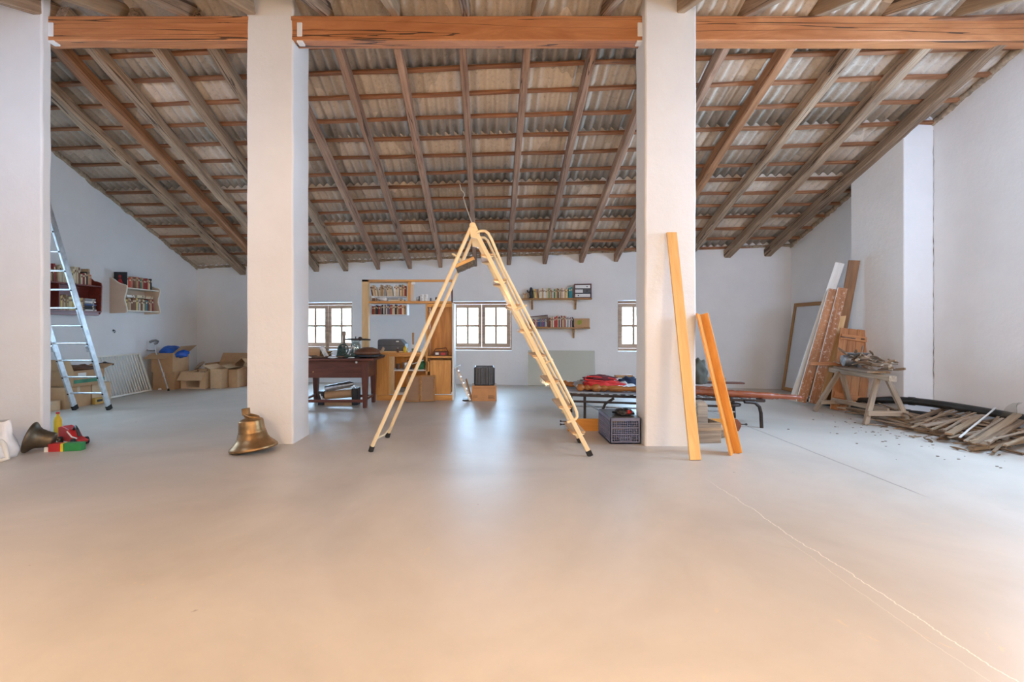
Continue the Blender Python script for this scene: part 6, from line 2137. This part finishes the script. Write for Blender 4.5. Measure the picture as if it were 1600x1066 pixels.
# black drain pipes along the wall
for pts, rr_, lab in (
        ([(5.78, 8.2, 0.07), (5.93, 7.3, 0.17), (5.96, 6.75, 0.27), (6.16, 6.25, 0.285), (6.38, 5.5, 0.25), (6.42, 4.4, 0.22)], 0.052, 'upper black drain pipe running along foot of right wall'),
        ([(5.66, 8.2, 0.06), (5.82, 7.3, 0.06), (5.88, 6.75, 0.10), (6.05, 6.2, 0.13), (6.30, 5.5, 0.10), (6.36, 4.4, 0.08)], 0.05, 'lower black drain pipe half buried behind the lath heap')):
    # smooth the path
    q = [Vector(p) for p in pts]
    sm = []
    for i in range(len(q) - 1):
        for k in range(6):
            t = k / 6
            p0, p1, p2, p3 = q[max(i - 1, 0)], q[i], q[i + 1], q[min(i + 2, len(q) - 1)]
            sm.append(0.5 * ((2 * p1) + (p2 - p0) * t + (2 * p0 - 5 * p1 + 4 * p2 - p3) * t * t + (3 * p1 - p0 - 3 * p2 + p3) * t ** 3))
    sm.append(q[-1])
    r = thing('drain_pipe', lab, 'pipe', (pts[2][0], pts[2][1], 0))
    m = wmb(r); m.tube(sm, rr_, 16); m.build('pipe', PIPE, r)
    m = wmb(r)
    j = sm[14]; k = sm[15]
    m.tube([j, j.lerp(k, 0.8)], rr_ + 0.008, 16); m.build('pipe_socket', PIPE, r)

# heap of laths
rnd = random.Random(123)
n = 0
for i in range(64):       # lying along the wall
    x = rnd.uniform(5.52, 6.1)
    y = rnd.uniform(5.35, 6.75)
    L = rnd.uniform(0.6, 1.35)
    z = 0.015 + rnd.uniform(0, 0.17) * min(1, (x - 5.35) * 2)
    az = R(rnd.gauss(98, 13))
    if y + L / 2 > 6.7 and x > 5.9:
        x -= 0.25
    Mx = Matrix.Translation((x, y, z)) @ Matrix.Rotation(az, 4, 'Z') @ Matrix.Rotation(R(rnd.uniform(-2, 2)), 4, 'Y') @ Matrix.Translation((-L / 2, 0, 0))
    m = MB(); wd, th = rnd.uniform(0.018, 0.04), rnd.uniform(0.01, 0.022)
    vs = []
    for q in range(4):
        yy = rnd.uniform(-0.006, 0.006)
        for a_, b_ in ((-1, -1), (1, -1), (1, 1), (-1, 1)):
            vs.append((L * q / 3 + rnd.uniform(-0.01, 0.01), yy + a_ * wd / 2, b_ * th / 2))
    fs = [(0, 1, 2, 3), (15, 14, 13, 12)] + [(4 * q + k, 4 * (q + 1) + k, 4 * (q + 1) + (k + 1) % 4, 4 * q + (k + 1) % 4) for q in range(3) for k in range(4)]
    m.add(vs, fs)
    o = m.build('old_lath', [LATH, LATH, LATH_PALE, GREYWOOD][i % 4], None, Mx)
    tag(o, ['brown', 'brown', 'pale', 'grey'][i % 4] + ' lath lying lengthwise in the heap at foot of right wall', 'lath', 'laths heaped lengthwise along the right wall')
for i in range(34):       # leaning up across the pipes
    y0_ = 4.75 + 1.35 * i / 33 + rnd.uniform(-0.08, 0.08)
    x0_ = 5.22 + 0.25 * (y0_ - 4.8) / 1.3 + rnd.uniform(-0.08, 0.14)
    wide = (i % 9 == 4)
    L = rnd.uniform(0.85, 1.3)
    az = R(rnd.gauss(22, 9))
    x1_, y1_ = x0_ + L * math.cos(az), y0_ + L * math.sin(az)
    if x1_ > 6.3:
        L *= (6.3 - x0_) / (x1_ - x0_)
    z0_ = rnd.uniform(0.04, 0.13)
    z1__ = rnd.uniform(0.14, 0.27)
    a = Vector((x0_, y0_, z0_)); b = Vector((x0_ + L * math.cos(az), y0_ + L * math.sin(az), z1__))
    wd, th = (rnd.uniform(0.07, 0.10), 0.02) if wide else (rnd.uniform(0.018, 0.034), rnd.uniform(0.010, 0.018))
    o = lumber('old_lath', a, b, wd, th, [LATH, LATH_PALE, GREYWOOD, LATH][i % 4], 0.0025, 300 + i, 6, ch=0.05)
    tag(o, '%s slanting over the heap by right wall, %s from its right end' % ('wide board' if wide else 'lath', ordinal(i)), 'lath', 'laths slanting over the pipes by the right wall')
for i in range(10):
    x, y = rnd.uniform(5.1, 5.5), rnd.uniform(4.9, 6.2)
    m = stick_mesh(rnd.uniform(0.1, 0.25), rnd, 0.012)
    tag(m.build('wood_splinter', LATH, None, Matrix.Translation((x, y, 0.014)) @ Matrix.Rotation(rnd.uniform(0, 3), 4, 'Z')), 'short broken bit of lath on floor in front of the lath heap', 'splinter', 'broken bits in front of the lath heap')
# two long pale boards at the right edge
for i, (a, b, mt, lab) in enumerate((((5.30, 5.02, 0.06), (6.26, 5.45, 0.31), LATH_PALE, 'thick pale board on top of the lath heap, lowest in view'), ((5.34, 5.22, 0.09), (6.3, 5.72, 0.34), WHITEWOOD, 'thin whitish strip lying on top of the lath heap'), ((5.22, 4.98, 0.03), (5.9, 5.05, 0.10), LATH_PALE, 'short curved pale board at front of the lath heap'))):
    o = lumber('pale_board', a, b, [0.07, 0.018, 0.06][i], [0.028, 0.01, 0.04][i], mt, 0.003, 400 + i, 8)
    tag(o, lab, 'board')
r = thing('plastic_film', 'scrap of clear plastic film sticking up from the lath heap', 'plastic film', (6.12, 5.45, 0.30))
m = MB()
vs, fs = [], []
for j in range(8):
    for i in range(6):
        vs.append((i * 0.028 - 0.07 + 0.02 * math.sin(j * 0.8), 0.03 * math.sin(i * 1.1 + j * 0.5) - 0.02 * j, j * 0.027 - 0.02))
for j in range(7):
    for i in range(5):
        fs.append((j * 6 + i, j * 6 + i + 1, (j + 1) * 6 + i + 1, (j + 1) * 6 + i))
m.add(vs, fs, 0, True)
m.build('film', FILM, r)
# crumbs on the floor
m = MB()
for i in range(120):
    x, y = rnd.gauss(5.2, 0.45), rnd.gauss(5.6, 0.6)
    if x > 6.3:
        continue
    s = rnd.uniform(0.004, 0.012)
    m.box(x - s, x + s, y - s * 0.6, y + s * 0.6, 0, s * 0.5)
o = m.build('wood_crumbs', LATH)
tag(o, 'crumbs of wood scattered on floor in front of the lath heap', 'crumbs', kind='stuff')
